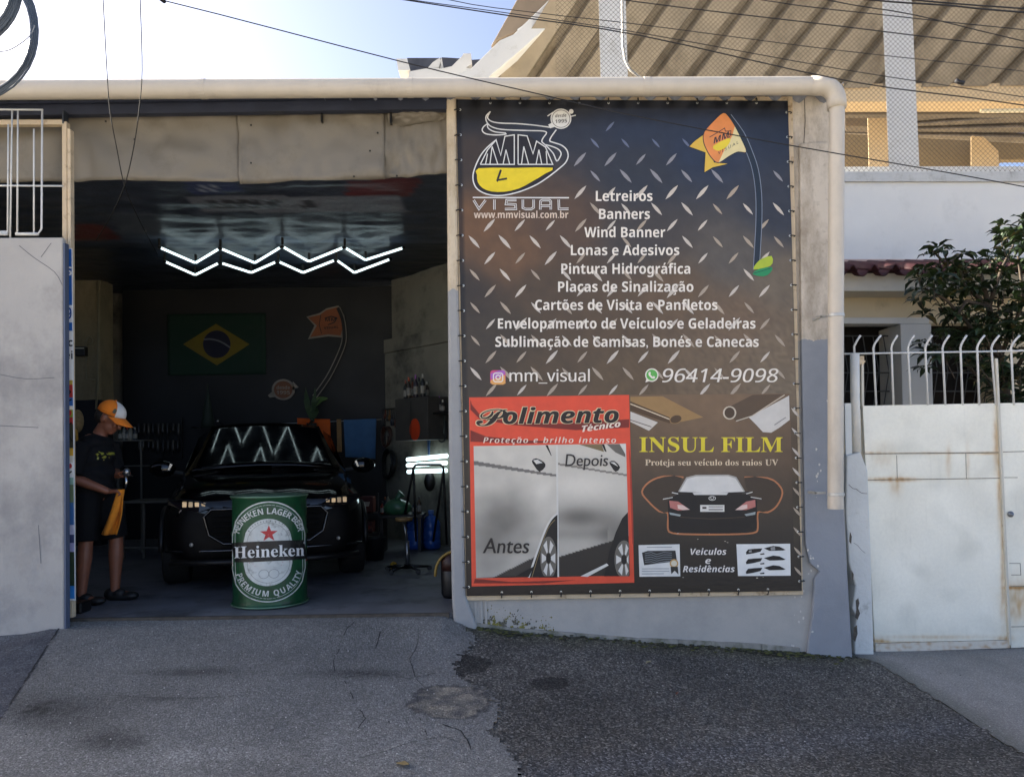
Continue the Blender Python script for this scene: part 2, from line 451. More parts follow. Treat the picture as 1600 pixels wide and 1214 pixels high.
def ground_mat(name, fleck, fscale, lo, hi, bmp, bscale, rough=.85):
    m, nt, b = nodes(name)
    a = nt.nodes.new('ShaderNodeVertexColor'); a.layer_name = 'Col'
    v = nt.nodes.new('ShaderNodeTexVoronoi'); v.inputs['Scale'].default_value = fscale; v.inputs['Randomness'].default_value = 1
    g = nt.nodes.new('ShaderNodeNewGeometry'); nt.links.new(g.outputs['Position'], v.inputs['Vector'])
    sep = nt.nodes.new('ShaderNodeSeparateColor'); nt.links.new(v.outputs['Color'], sep.inputs[0])
    r1 = ramp(nt, sep.outputs[0], [(0.0, lo), (.7, 1.0), (.93, hi), (1.0, hi*1.35)])
    n = noise_node(nt, bscale, 6, .75); r2 = ramp(nt, n.outputs[0], [(.25, 1-fleck), (.75, 1+fleck)])
    c = mix(nt, 1.0, a.outputs[0], r1.outputs[0], 'MULTIPLY'); c = mix(nt, 1.0, c, r2.outputs[0], 'MULTIPLY')
    nt.links.new(c, b.inputs['Base Color']); b.inputs['Roughness'].default_value = rough; b.inputs['Specular IOR Level'].default_value = .35
    b1 = nt.nodes.new('ShaderNodeBump'); b1.inputs['Strength'].default_value = bmp; b1.inputs['Distance'].default_value = .008
    b2 = nt.nodes.new('ShaderNodeBump'); b2.inputs['Strength'].default_value = bmp*.8; b2.inputs['Distance'].default_value = .006; b2.invert = True
    nt.links.new(n.outputs[0], b1.inputs['Height']); nt.links.new(v.outputs['Distance'], b2.inputs['Height'])
    nt.links.new(b1.outputs[0], b2.inputs['Normal']); nt.links.new(b2.outputs[0], b.inputs['Normal'])
    return m
CRACK = mat('crack_dirt', '#232325', .9, var=.3, scale=40)
def gp(px, py, up=.004):
    p = PZ(px, py, -.1)
    for _ in range(12): p = PZ(px, py, gz(p.x, p.y))
    return Vector((p.x, p.y, p.z+up))
def crack(mb, pts, w, mi=1, seed=0):
    line = []
    for (a, b), (c, d) in zip(pts, pts[1:]):
        k = max(2, int(math.hypot(c-a, d-b)/5))
        for t in range(k): line.append((a+(c-a)*t/k+1.6*nz(a+t, b, seed, .9), b+(d-b)*t/k+.9*nz(a, b+t, seed+5, .9)))
    line.append(pts[-1]); vs = []
    for i, (x, y) in enumerate(line):
        ww = w*.65*(.3+.65*abs(nz(i*.7, seed, 0, .8))+.2)*(1 if 0 < i < len(line)-1 else .1)
        p = gp(x, y, 0); q = line[min(i+1, len(line)-1)]; o = line[max(0, i-1)]
        t = gp(*q, 0)-gp(*o, 0); t.z = 0; t.normalize(); n = Vector((-t.y, t.x, 0))*ww
        for s in (1, -1):
            u = p+n*s; u.z = cell_h('driveway', u.x, u.y)+.0035; vs.append(u)
    mb.add(vs, [(2*i, 2*i+1, 2*i+3, 2*i+2) for i in range(len(line)-1) if nz(i*.3, seed*3.3, 1) < .22], mi)
    mb.c += [(.01,.01,.01)]*len(vs)
dm = parts['driveway'][0]
crack(dm, [(556,970),(541,985),(533,1010),(521,1032),(523,1050),(536,1060),(548,1082),(560,1105),(571,1122),(558,1140)], .006, seed=1)
crack(dm, [(603,975),(594,995),(586,1014)], .008, seed=2)
crack(dm, [(536,1060),(580,1052),(640,1060),(690,1050)], .005, seed=3)
crack(dm, [(560,1185),(600,1175),(640,1160),(690,1150),(740,1165)], .004, seed=4)
crack(dm, [(655,1000),(640,1030),(650,1060),(665,1075)], .005, seed=5)
crack(dm, [(100,972),(60,1030),(30,1078),(0,1124)], .012, seed=6)
crack(dm, [(160,1085),(230,1090),(300,1092),(380,1088)], .004, seed=7)
crack(dm, [(690,1130),(720,1140),(733,1160),(735,1172)], .008, seed=8)
crack(dm, [(655,1118),(663,1135),(668,1150)], .006, seed=9)
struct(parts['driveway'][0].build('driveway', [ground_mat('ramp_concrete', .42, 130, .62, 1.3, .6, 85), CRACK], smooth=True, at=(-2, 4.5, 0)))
struct(parts['pavement'][0].build('pavement', [ground_mat('rough_pavement', .35, 120, .6, 1.35, .6, 90)], smooth=True, at=(-4, 5, 0)))
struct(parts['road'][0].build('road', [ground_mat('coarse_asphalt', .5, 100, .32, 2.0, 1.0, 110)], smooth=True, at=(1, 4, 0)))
struct(parts['sidewalk'][0].build('sidewalk', [ground_mat('sidewalk_concrete', .25, 160, .75, 1.2, .3, 100)], smooth=True, at=(4, 5, 0)))
g = MB(); g.add([(-900,6.4,-1.25),(900,6.4,-1.25),(900,900,-1.25),(-900,900,-1.25)], [(0,1,2,3)])
struct(g.build('ground', mat('far_ground', '#a09684', .9, var=.2, scale=.3)))
g = MB(); g.box((2.62, 6.08, -1.2), (14, 22, -.36)); struct(g.build('yard', mat('yard_concrete', '#8b8780', .9, var=.2, scale=2)))
FLOOR = mat('garage_floor_paint', '#67676a', .6, var=.25, scale=3, bmp=.1, dirt='#39393b', dirt_amt=.42, dirt_scale=2.5)
g = MB(); g.prism([P(100,962,WY)*1, P(701,955,WY)*1, Vector((2.3,6.5,.015)), Vector((-1.3,11.3,.015)), Vector((-8,11.3,.015)), Vector((-8,5.86,.015)), Vector((-3.35,5.86,.015))], (0,0,-.3))
for i, p in enumerate(g.v): p.z = .015 if i < 7 else -.4
struct(g.build('garage_floor', FLOOR))
g = MB(); a = P(101,961,WY-.012); b = P(702,955,WY-.012)
g.box((a.x, WY-.03, -.03), (b.x, WY-.002, .02)); tag(g.build('threshold_rail', mat('worn_rail', '#4a443c', .7, .2, var=.4, scale=20)), 'thin worn metal rail along the garage doorway threshold', 'rail')

# ---------------------------------------------------------------- garage building
def wall_mat(name, upper, lower, z0, stain, lower_stain, amp=.03):
    """painted plaster: a lower coat up to height z0 with an uneven edge, weather stains on both"""
    m, nt, b = nodes(name)
    gm = nt.nodes.new('ShaderNodeNewGeometry'); sx = nt.nodes.new('ShaderNodeSeparateXYZ'); nt.links.new(gm.outputs['Position'], sx.inputs[0])
    n0 = noise_node(nt, 9, 4); ma = nt.nodes.new('ShaderNodeMath'); ma.operation = 'MULTIPLY_ADD'; ma.inputs[1].default_value = amp*2
    nt.links.new(n0.outputs[0], ma.inputs[0]); nt.links.new(sx.outputs[2], ma.inputs[2])
    st = nt.nodes.new('ShaderNodeMath'); st.operation = 'GREATER_THAN'; st.inputs[1].default_value = z0+amp; nt.links.new(ma.outputs[0], st.inputs[0])
    n1 = noise_node(nt, 2.2, 9, .72, stretch=(1.6, 1, .7)); f1 = ramp(nt, n1.outputs[0], [(.43, 0.0), (.66, .9)])
    n3 = noise_node(nt, 26, 6, .7); f3 = ramp(nt, n3.outputs[0], [(.55, 0.0), (.7, .5)])
    up = mix(nt, f1.outputs[0], lin(upper), lin(stain)); up = mix(nt, f3.outputs[0], up, lin(stain))
    n2 = noise_node(nt, 3.1, 8, .7); f2 = ramp(nt, n2.outputs[0], [(.4, 0.0), (.75, .85)])
    lo = mix(nt, f2.outputs[0], lin(lower), lin(lower_stain))
    nt.links.new(mix(nt, st.outputs[0], lo, up), b.inputs['Base Color']); b.inputs['Roughness'].default_value = .75
    b.inputs['Specular IOR Level'].default_value = .3
    nb = noise_node(nt, 45, 6, .7); bump(nt, b, nb.outputs[0], .35, .006)
    return m
FACADE = wall_mat('facade_paint', '#d0c6b6', '#aca9a2', P(1270,532,WY).z, '#938878', '#949490')
FACADE2 = wall_mat('doorway_paint', '#cdbfa6', '#9c9c9a', P(705,455,WY).z, '#a8967a', '#8a8b8b', .05)
garage = thing('garage', 'open fronted garage workshop with grey and stained cream painted front wall', 'garage', (-1, WY, 0))
def at(px, py, d=0): return P(px, py, WY-d)
g = MB()
g.prism([at(x, y) for x, y in [(712,150),(712,985),(740,1040),(1000,1080),(1334,1090),(1330,1026),(1316,700),(1308,150)]][::-1], (0, .22, 0))
o = g.build('front_wall', FACADE, garage, bevel=.008)
g = MB()
g.prism([at(x, y, .045) for x, y in [(697,152),(713,152),(717,455),(728,930),(745,978),(745,1010),(712,1010),(706,940),(701,700)]][::-1], (0, .30, 0))
g.build('doorway_column', FACADE2, garage, bevel=.022)
g = MB()   # raised pilaster to the right of the advert, its plaster broken near the bottom
g.prism([at(x, y, .035) for x, y in [(1250,224),(1303,222),(1312,500),(1318,790),(1334,1060),(1262,1060),(1262,1015),(1270,960),(1273,905),(1281,893),(1266,880),(1259,850),(1253,560)]][::-1], (0, .037, 0))
g.build('pilaster', wall_mat('pilaster_paint', '#d0c6b6', '#8d9196', P(1270,532,WY).z, '#938878', '#7e8287', .045), garage, bevel=.007)
g = MB()   # loose plaster lip along the foot of the wall
pts = [(745,973),(800,981),(900,989),(1000,997),(1060,999),(1130,1003),(1190,1006),(1250,1012)]
for i in range(len(pts)-1):
    a, b = pts[i], pts[i+1]; h = 9+4*nz(i, 0, 3)
    g.prism([at(*a, .014+.006*(i % 2)), at(*b, .014+.006*(i % 2)), at(b[0], b[1]+h+10, .02), at(a[0], a[1]+h+10, .02)][::-1], (0, .03, 0))
g.build('plaster_foot', mat('grimy_plaster', '#8a8880', .9, var=.25, scale=12, bmp=.5, dirt='#53553f', dirt_amt=.45, dirt_scale=7), garage, bevel=.004)
g = MB()   # small drain ribs and the hairline joint
for x in (741, 750, 757): g.prism([at(x, 937, .008), at(x+3.4, 937, .008), at(x+4.6, 976, .008), at(x+1.2, 975, .008)][::-1], (0, .01, 0))
g.build('moulding', FACADE, garage)
g = MB()   # joint line at the top of the pilaster and cracks
for pts in ([(1257,150),(1258,190),(1256,224)],):
    ribbon(g, pts, .9, lambda x, y, off: at(x, y, off), .0025)
g.build('wall_crack', CRACK, garage)
random.seed(4); g = MB()
for cx, cy, n_, sx, sy in ((1277,742,8,2,20),(1279,728,3,1.5,10),(1290,640,3,8,40),(1266,880,8,5,14),(1245,960,10,10,24)):
    for k in range(n_):
        x, y = random.gauss(cx, sx), random.gauss(cy, sy); r_ = random.uniform(.5, 1.7)
        fill(g, [(x+r_*random.uniform(.5,1.3)*math.cos(a), y+r_*1.6*random.uniform(.5,1.3)*math.sin(a)) for a in (0,.9,1.9,2.9,4,5.2)], lambda x, y, off: at(x, y, off), (.0362 if x > 1262 else .0022)+.00003*k)
g.build('paint_chip', mat('bare_plaster', '#c9c6bd', .9, var=.1), garage)
PANEL = mat('lintel_sheet', '#746e62', .5, .0, var=.06, scale=2, dirt='#615b4f', dirt_amt=.4, dirt_scale=1.8, bmp=.12, bscale=3)
def sheet(x0, x1, ytl, ytr, ybl, ybr, d, seed):
    g = MB()
    def fn(u, v):
        x = x0+(x1-x0)*u; yt = ytl+(ytr-ytl)*u; yb = ybl+(ybr-ybl)*u+2.5*nz(u*4, seed, 1)
        p = at(x, yt+(yb-yt)*v, d)
        p.y += .05*nz(u*3.2*(x1-x0)/300, v*1.6, seed)+.02*nz(u*9, v*4, seed+3)+.05*v*v
        return p
    g.grid(fn, 48, 14); g.build('lintel_sheet', PANEL, garage, smooth=True, solid=.004)
sheet(-1500, 100, 176, 176, 290, 279, -.10, 1); sheet(98, 373, 176, 176, 279, 281, -.09, 2); sheet(371, 600, 176, 174, 284, 276, -.06, 3); sheet(598, 699, 174, 174, 275, 268, -.085, 5)
sheet(606, 698, 174, 172, 196, 184, -.04, 9)
g = MB()
for x, y in ((165,190),(210,218),(392,196),(392,255),(590,208),(578,236),(553,276),(620,275)): g = MB(); g.blob(at(x, y, -.045), (.008,.006,.008), 6, 4); g.build('rivet', BLACK_PLASTIC, garage)
for x, h in ((102,182),(503,190),(611,193)): g = MB(); g.box(tuple(at(x-2, h, -.01)), tuple(at(x+2, 172, -.05))); g.build('hook', BLACK_PLASTIC, garage)

g = MB(); a, b = at(-1500, 182, .06), at(699, 164, -.06)
g.box((a.x, a.y, a.z), (b.x, b.y, b.z+.004)); a2, b2 = at(-1500, 187, .03), at(699, 176, -.03); g.box((a2.x, a2.y, a2.z), (b2.x, b2.y, b2.z))
g.build('eave_beam', mat('eave_beam', '#2a3040', .6, var=.25, scale=5), garage)
g = MB()   # corrugated roof
y0, y1 = WY-.20, 11.5; xa, xb = -12.5, P(1300,140,WY).x
def roofz(x, y): return interp(x, [(-12.5, 4.08), (-9, 4.03), (-4, 3.91), (2.6, 3.80)])+.035*math.sin(x*2*math.pi/.186)-.03*(y-y0)*0
n = int((xb-xa)/.031); cols = []
for i in range(n+1):
    x = xa+(xb-xa)*i/n
    cols += [(x, y0, roofz(x, y0)), (x, y1, roofz(x, y1)), (x, y0, roofz(x, y0)+.008), (x, y1, roofz(x, y1)+.008)]
g.add(cols, [f for i in range(n) for f in ((4*i, 4*i+1, 4*i+5, 4*i+4), (4*i+2, 4*i+6, 4*i+7, 4*i+3), (4*i, 4*i+4, 4*i+6, 4*i+2))])
g.build('roof_sheet', mat('fibre_cement', '#8d919a', .85, var=.15, scale=4, dirt='#4f525a', dirt_amt=.45, dirt_scale=3), garage, smooth=True)
# inside
CEIL = 3.62
def lining(px, py):
    c = lerpc((44,50,62), (66,72,84), .5+.5*nz(px/60, py/9, 2)); s = nz(px/30, py/5, 4)
    c = tuple(v*(1+.25*s) for v in c)
    if inside(px, py, [(545,283),(660,278),(640,308),(540,306)]): c = (86,48,52)
    if inside(px, py, [(285,282),(365,285),(380,300),(300,305)]): c = (52,60,92)
    if inside(px, py, [(290,308),(620,306),(640,332),(320,332)]): c = (98,102,112)
    if inside(px, py, [(120,350),(165,352),(190,375),(108,376)]): c = (92,48,48)
    if inside(px, py, [(170,330),(250,335),(260,372),(190,372)]): c = (76,82,92)
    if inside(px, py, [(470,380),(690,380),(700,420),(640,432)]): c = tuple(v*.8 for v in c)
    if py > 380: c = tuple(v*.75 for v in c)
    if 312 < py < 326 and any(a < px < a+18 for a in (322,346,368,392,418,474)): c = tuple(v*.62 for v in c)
    if 288 < py < 300 and (312 < px < 322 or 328 < px < 338): c = (120,126,140)
    return tuple(min(200, v*1.35) for v in c)
m_lin = vcol('ceiling_print', .3, .15, 20, 1.0, 7, .22)
g = MB(); g.c = []
gx, gy = frange(-8, 2.4, .05), frange(5.9, 11.3, .05)
for y in gy:
    for x in gx:
        p = Vector((x, y, CEIL+.014*nz(x*.6, y*3.2, 1)+.010*nz(x*1.8, y*8, 2)+.005*nz(x*5, y*16, 3)))
        g.v.append(p); g.c.append(lin(lining(*proj(p))))
w = len(gx)
g.f = [[j*w+i, (j+1)*w+i, (j+1)*w+i+1, j*w+i+1] for j in range(len(gy)-1) for i in range(w-1)]; g.m = [0]*len(g.f)
g.build('ceiling_lining', m_lin, garage, smooth=True)
BACK = mat('black_wall_paint', '#0c0d10', .6, var=.1, scale=2, bmp=.1)
g = MB(); g.box((-5.62, 11.1, -.1), (-1.55, 11.3, 3.75)); g.build('back_wall', BACK, garage)
OLD = mat('old_wall', '#7c786c', .8, var=.14, scale=2.2, dirt='#45443d', dirt_amt=.44, dirt_scale=1.6, bmp=.4, bscale=14)
ra, rb = Vector((-1.66, 10.75, 0)), Vector((2.5, 6.25, 0)); rd = (rb-ra).normalized(); rn = Vector((-rd.y, rd.x, 0)); rn = -rn if rn.y > 0 else rn
def RW(px, py, off=0):
    """point of the slanting right wall seen at a pixel"""
    d = CROT @ Vector(((px-CX)/FPX, (CY+SHIFT-py)/FPX, -1)); o = ra+rn*off
    return CAM+d*((o-CAM).dot(rn)/d.dot(rn))
def rwall(name, z0, z1, th, m, ext=0):
    g = MB(); a = ra-rd*ext; b = rb
    q = [a+rn*th, b+rn*th, b-rn*.15, a-rn*.15]
    g.prism([Vector((p.x, p.y, z0)) for p in q], (0, 0, z1-z0)); return g.build(name, m, garage)
zl1, zl2 = RW(655, 544).z, RW(655, 522).z
rwall('side_wall', zl2, 3.72, 0, OLD); rwall('wall_ledge', zl1, zl2-.006, .085, OLD, .08); rwall('side_wall', -.1, zl1-.006, .07, OLD, .08)
LEFTW = wall_mat('left_inner_paint', '#877d64', '#1e2026', P(130,625,10.4).z, '#6f6650', '#181a1e', .01)
g = MB(); a = P(157, 600, 10.4); g.box((-8, 10.4, -.1), (a.x, 10.75, 3.72)); g.build('side_pier', LEFTW, garage, bevel=.02)
g = MB(); g.box((-8.2, 5.6, -.3), (-8, 11.5, 3.75)); g.box((-8, 11.3, -.1), (-1.2, 11.45, 3.75)); g.build('outer_wall', OLD, garage); g = MB(); g.box((2.42, WY+.23, -1.2), (2.53, 11.3, 3.75)); g.build('outer_wall', OLD, garage)

# ---------------------------------------------------------------- low wall, grille and post on the left
LOWW = mat('grey_render', '#a9a6a0', .8, var=.08, scale=2.5, dirt='#8b8986', dirt_amt=.46, dirt_scale=1.3, bmp=.6, bscale=14)
def pl(Y): return lambda x, y, off=0: P(x, y, Y-off)
L = pl(5.5)
g = MB(); g.prism([L(x, y) for x, y in [(-1700,380),(98,371),(98.5,560),(100.5,1010),(-1700,1260)]][::-1], (0, .045, 0))
for pts in ([(30,384),(52,402),(85,425),(97,445)], [(80,380),(64,402)], [(0,585),(40,592),(85,590)], [(0,665),(60,668)], [(60,820),(64,880)]):
    ribbon(g, smoothline(pts), 1.0, L, .0016, 1)
bw = tag(g.build('boundary_wall', [LOWW, mat('hair_crack', '#63656a', .9)], bevel=.01), 'plain grey rendered wall at left edge of the garage doorway', 'wall')
g = MB(); e0, e1 = L(99.2, 380), L(101, 985)
g.prism([Vector((e0.x, 5.496, e0.z)), Vector((e1.x, 5.496, e1.z)), Vector((e1.x+.012, 5.496, e1.z)), Vector((e0.x+.012, 5.496, e0.z))], (0, .05, 0))
g.build('end_face', mat('blue_grey_paint', '#525c70', .6, var=.1), bw)
gr = thing('window_grille', 'thin white metal bar grille standing on the grey wall', 'grille', (-3.7, 5.52, P(30,370,5.52).z))
G = pl(5.53); WM = mat('white_metal', '#cfcfca', .5, var=.06, dirt='#8a8276', dirt_amt=.3, dirt_scale=9)
def bars(name, lines, m, par, B, r):
    for pts in lines:
        g = MB(); g.tube([B(*p) for p in pts], r, 8); g.build(name, m, par, smooth=True)
bars('frame_bar', [[(-80,171),(67,172)], [(-80,290),(98,291)], [(66,172),(65,358),(60,365),(26,365)], [(-60,363),(13,362)]], WM, gr, G, .007)
bars('bar', [[(19,172),(16,372)], [(53,202),(53,366)], [(13,195),(12,365)], [(28,172),(27,364)], [(-12,172),(-13,372)]], WM, gr, G, .006)
g = MB(); g.tube([G(-80,365.5), G(12,365.5)], .014, 8); g.tube([G(25,366), G(60,366)], .012, 8); g.build('foot_rail', WM, gr, smooth=True)
B6 = pl(5.62)
post = thing('door_post', 'cream steel door post with crossbar rising behind the grey wall', 'post', tuple(P(104,960,5.62)))
g = MB(); g.prism([B6(x, y) for x, y in [(96.5,190),(104,190),(106,965),(99,965)]][::-1], (0, .05, 0)); g.prism([B6(x, y, .01) for x, y in [(104.6,200),(110,202),(113,965),(107,965)]][::-1], (0, .05, 0))
g.build('post', RUSTY_TUBE, post, bevel=.004)
g = MB(); g.prism([B6(x, y) for x, y in [(-900,187),(98,187),(98,195),(-900,197)]][::-1], (0, .05, 0)); g.build('crossbar', RUSTY_TUBE, post, bevel=.004)
g = MB(); g.box(tuple(B6(97,193,.004)), tuple(B6(107,178,-.06))); g.build('bracket', DARK_STEEL, post)
S = pl(5.60)
sb = thing('sign_board', 'tall narrow printed sign board showing behind the grey wall edge', 'sign', tuple(P(108,940,5.6)))
g = MB(); g.prism([S(x, y) for x, y in [(60,389),(112,388),(117,938),(60,940)]][::-1], (0, .012, 0)); g.build('board', ink('#e4e4e0'), sb)
bands = [(389,517,'#2a62ac'),(594,601,'#b9a24a'),(601,621,'#b33a36'),(621,634,'#3f6fae'),(634,640,'#e8e0d0'),(640,652,'#86963c'),(652,662,'#a83234'),(662,700,'#3c3a2c'),(700,712,'#d3a440'),(712,722,'#d9d3c4'),(746,757,'#8fb3a4'),(757,785,'#6b7a5c'),(785,820,'#3f6ba0'),(820,835,'#b8b9cc'),(835,848,'#3f4668'),(848,862,'#a9a6c8'),(862,915,'#33402e'),(915,935,'#3a86c8')]
for y0_, y1_, c in bands:
    g = MB(); sh = lambda y: 112+(y-388)*5/550-.3
    fill(g, [(62, y0_), (62, y1_), (sh(y1_), y1_), (sh(y0_), y0_)], S, .0012); g.build('printed_band', ink(c), sb)
g = MB()
plane_text(g, 'S', 'bold', 103.5, 112.3, 430.5, 13, S, .002); 
fill(g, [(100,477),(100,504),(113,504),(113,477)], S, .002)
g.build('lettering', ink('#e6e6e6'), sb)
g = MB(); plane_text(g, '9', 'bold', 103, 112, 499, 18, S, .003); g.build('lettering', ink('#2a4f92'), sb)
g = MB(); plane_text(g, 'c', 'bold', 106, 113.5, 541, 12, S, .003); plane_text(g, 'ei', 'bold', 102, 113.5, 561, 12, S, .003); g.build('lettering', ink('#18181a'), sb)
g = MB()
for pts in ([(104,606),(110,612),(105,620)], [(104,628),(112,624)], [(105,666),(112,660)], [(104,672),(113,690)], [(104,726),(112,730)], [(105,742),(112,736)]): ribbon(g, pts, 2.2, S, .003)
g.build('printed_stroke', ink('#1d1d1c'), sb)
g = MB(); fill(g, ell(109,728,3.5,4,12), S, .0035); fill(g, ell(108,645,4,5,12), S, .0035); g.build('printed_dot', ink('#c03a35'), sb)

# ---------------------------------------------------------------- cream drainpipe
dp = thing('drainpipe', 'cream plastic drainpipe running along the eave and down the pilaster', 'pipe', tuple(P(1306,795,5.46)))
D = lambda x, y: P(x, y, 5.43)
def hp(x): return 141-(x/1300)*6.5
g = MB(); g.tube([D(x, hp(x)) for x in range(-1520, 1281, 50)]+[D(1283, hp(1283))], [.067-.0035*(x/1300) for x in range(-1520, 1281, 50)]+[.062], 20); g.build('gutter_pipe', CREAM, dp, smooth=True)
c = []; 
for k in range(9):
    a = R(90-11.25*k); c.append(D(1283+24*math.cos(a), hp(1283)+24-24*math.sin(a)))
g = MB(); g.tube([D(1266, hp(1266))]+c+[D(1307.5, 170)], .066, 20); g.build('elbow', CREAM, dp, smooth=True)
for x in (318, 641, 1010):
    g = MB(); g.tube([D(x-5, hp(x-5)), D(x+5, hp(x+5))], .0695-.0035*(x/1300), 20, cap=True); g.build('coupling', CREAM, dp, smooth=False, bevel=.002)
g = MB(); g.tube([D(1307.5,164), D(1306,480), D(1305.5,795)], [.0535,.0535,.0535], 20, cap=False); g.tube([D(1306,480), D(1305.5,795)], .049, 20, cap=False); g.build('downpipe', CREAM, dp, smooth=True)
CLAMP = mat('clamp_metal', '#b9b8b2', .5, .6, var=.15, dirt='#7b6a52', dirt_amt=.35, dirt_scale=20)
for yy, xl in ((493,1288),(772,1280)):
    g = MB(); p = D(1306, yy)
    g.lathe([(.0545,-.012),(.058,-.012),(.058,.012),(.0545,.012)], p, 20); q = D(xl, yy-1)
    g.box((q.x, WY-.20, q.z-.008), (p.x-.04, WY-.19, q.z+.008)); g.box((q.x, WY-.2, q.z-.01), (q.x+.014, WY-.056, q.z+.01)); g.build('clamp', CLAMP, dp, bevel=.002)

# ---------------------------------------------------------------- white gate
gate = thing('gate', 'white sheet metal gate with bent top bars and rust along the seams', 'gate', tuple(P(1470,1010,5.9)))
GA = lambda x, y, off=0: P(x, y, 5.86+(x-1367)*.0006-off)
RUST = [(1395,749,34,3,.9),(1400,758,9,14,.35),(1362,708,22,2,.6),(1380,712,20,18,.16),(1482,720,4,22,.28),(1512,722,3,26,.22),(1450,708,60,1.5,.4),(1540,708,20,2,.7),(1561,760,3,50,.5),(1566,860,2.5,90,.45),(1590,940,22,30,.55),(1590,918,20,2.5,.9),(1460,995,80,3,.35),(1375,1001,14,3,.7),(1570,998,12,4,.6),(1556,690,4,40,.5),(1420,1003,50,2,.5)]
def gatecol(px, py):
    n = nz(px/60, py/60, 5); c = lerpc((246,242,224), (234,230,212), .5+n)
    s = 0
    for cx, cy, rx, ry, a in RUST:
        d = ((px-cx)/rx)**2+((py-cy)/ry)**2
        if d < 5: s += a*math.exp(-d)*(.75+.6*nz(px/5, py/14, 6))
    c = lerpc(c, (166,112,48), min(.9, s))
    st = max(0, nz(px/3.5, py/70, 9)-.3)*.16+max(0, nz(px/45, py/38, 3)-.15)*.3
    if py > 955: st += (py-955)/50*.12*(1+nz(px/14, py/9, 2))
    return lerpc(c, (168,166,150), min(.6, st))
gm = vcol('gate_paint', .45, .04, 40, 1.0, 3)
painted(GA, [(1348,634),(1557,630),(1577,999),(1367,1004)], 2.2, gatecol, 'panel', gm, gate, thick=(0, .035, 0))
painted(GA, [(1560,630),(1660,628),(1690,1006),(1580,1012)], 2.2, gatecol, 'door_leaf', gm, gate, thick=(0, .035, 0))
painted(lambda x, y: GA(x, y, .006), [(1368,1005),(1577,1000),(1578,1012),(1368.5,1019)], 2.2, lambda x, y: lerpc((208,200,184), (160,110,60), max(0, nz(x/8, y/6, 1))*.7), 'bottom_rail', gm, gate, thick=(0, .05, 0))
SEAM = mat('seam_line', '#827a68', .8, var=.4, scale=30)  # brownish strips marking the sheet seams and hatch edges
for pts, w in (([(1352,709),(1561,707)], 1.6), ([(1354,750),(1562,747)], 1.3), ([(1401,711),(1402,748)], 1.0), ([(1509,708),(1510,748)], .9), ([(1567,706),(1660,704)], 1.2), ([(1569,746),(1590,746)], 1.0)):
    g = MB(); ribbon(g, pts, w, GA, .0015); g.build('seam', SEAM, gate)
g = MB(); ribbon(g, [(1577,880),(1594,880),(1595,898),(1580,898)], 1, GA, .0015); ribbon(g, [(1579,916),(1680,915)], 1.4, GA, .0015); ribbon(g, [(1580,979),(1680,977)], 1.2, GA, .0015)
g.build('hatch_outline', SEAM, gate)
g = MB()
for p0, p1, w in (((1557.5,560),(1579,1008),3.0), ((1348,560),(1348.5,634),2.6)):
    ribbon(g, [p0, ((p0[0]+p1[0])/2-1, (p0[1]+p1[1])/2), p1], w, GA, .02)
    g2 = MB(); g2.prism([GA(p0[0]-2, p0[1], .02), GA(p0[0]+2, p0[1], .02), GA(p1[0]+2, p1[1], .02), GA(p1[0]-2, p1[1], .02)][::-1], (0, .04, 0)); g2.build('stile', mat('stile_paint', '#c9c3b2', .55, var=.08, dirt='#8a5a2c', dirt_amt=.33, dirt_scale=16), gate, bevel=.003)
g = MB(); p = GA(1578, 803, 0); g.lathe([(.022,.0),(.024,-.012),(.018,-.02),(.0,-.022)], p, 16, axis='Y'); g.lathe([(.012,-.02),(.012,-.03),(0,-.031)], p, 12, axis='Y'); g.build('lock', STEEL, gate, smooth=True)
tops = [(1335,1349,1345),(1365,1369,1377),(1393,1396,1403),(1419,1423,1429),(1446,1450,1457),(1473,1477,1484),(1501,1504,1511),(1527,1530,1539),(1549.5,1556,1562),(1580,1584,1594),(1607,1611,1621),(1634,1638,1648)]
for i, (xt, xb, tip) in enumerate(tops):
    pts = [GA(xb, 633), GA(xt, 552), GA(xt-.5, 544)]
    if i == 0: pts = [GA(1335, 553), GA(1334.5, 541)]
    for k in (1, 2, 3, 4): a = k/4; pts.append(GA(xt-.5+(tip-xt)*a**1.35, 543-19*a, .03*a))
    g = MB(); g.tube(pts, .0085, 8); g.build('bar', WM, gate, smooth=True)
g = MB(); g.tube([GA(1319,553), GA(1557,549)], .007, 8); g.tube([GA(1559,549), GA(1660,547)], .007, 8); g.build('top_rail', WM, gate, smooth=True)
g = MB(); g.box(tuple(GA(1342,569,.03)), tuple(GA(1347,557,0))); g.box(tuple(GA(1341,566,.03)), tuple(GA(1349,564,0))); g.build('hinge', RUSTY_TUBE, gate)
gp_ = thing('gate_pillar', 'rough white plaster gate pillar with crumbling edge beside the garage', 'pillar', tuple(P(1345,1022,5.8)))
GP = pl(5.77)
pol = [(1323,712),(1345,706),(1356,735),(1361,860),(1366,1030),(1336,1040),(1335,985),(1339,965),(1332,950),(1337,915),(1327,880),(1322,800)]
g = MB(); g.prism([GP(x, y) for x, y in pol][::-1], (0, .16, 0)); g.build('plaster_body', mat('rough_white', '#cfd0ca', .85, var=.06, scale=5, bmp=.6, bscale=22, dirt='#8d8a7f', dirt_amt=.36, dirt_scale=6), gp_, bevel=.01)
g = MB()
for pts, w in ((smoothline([(1326,757),(1333,763),(1338,764),(1346,770),(1355,771)]), .7), (smoothline([(1334,848),(1340,852),(1345,858),(1352,864)]), .5)): ribbon(g, pts, w, GP, .002)
g.build('crack', CRACK, gp_)
g = MB()
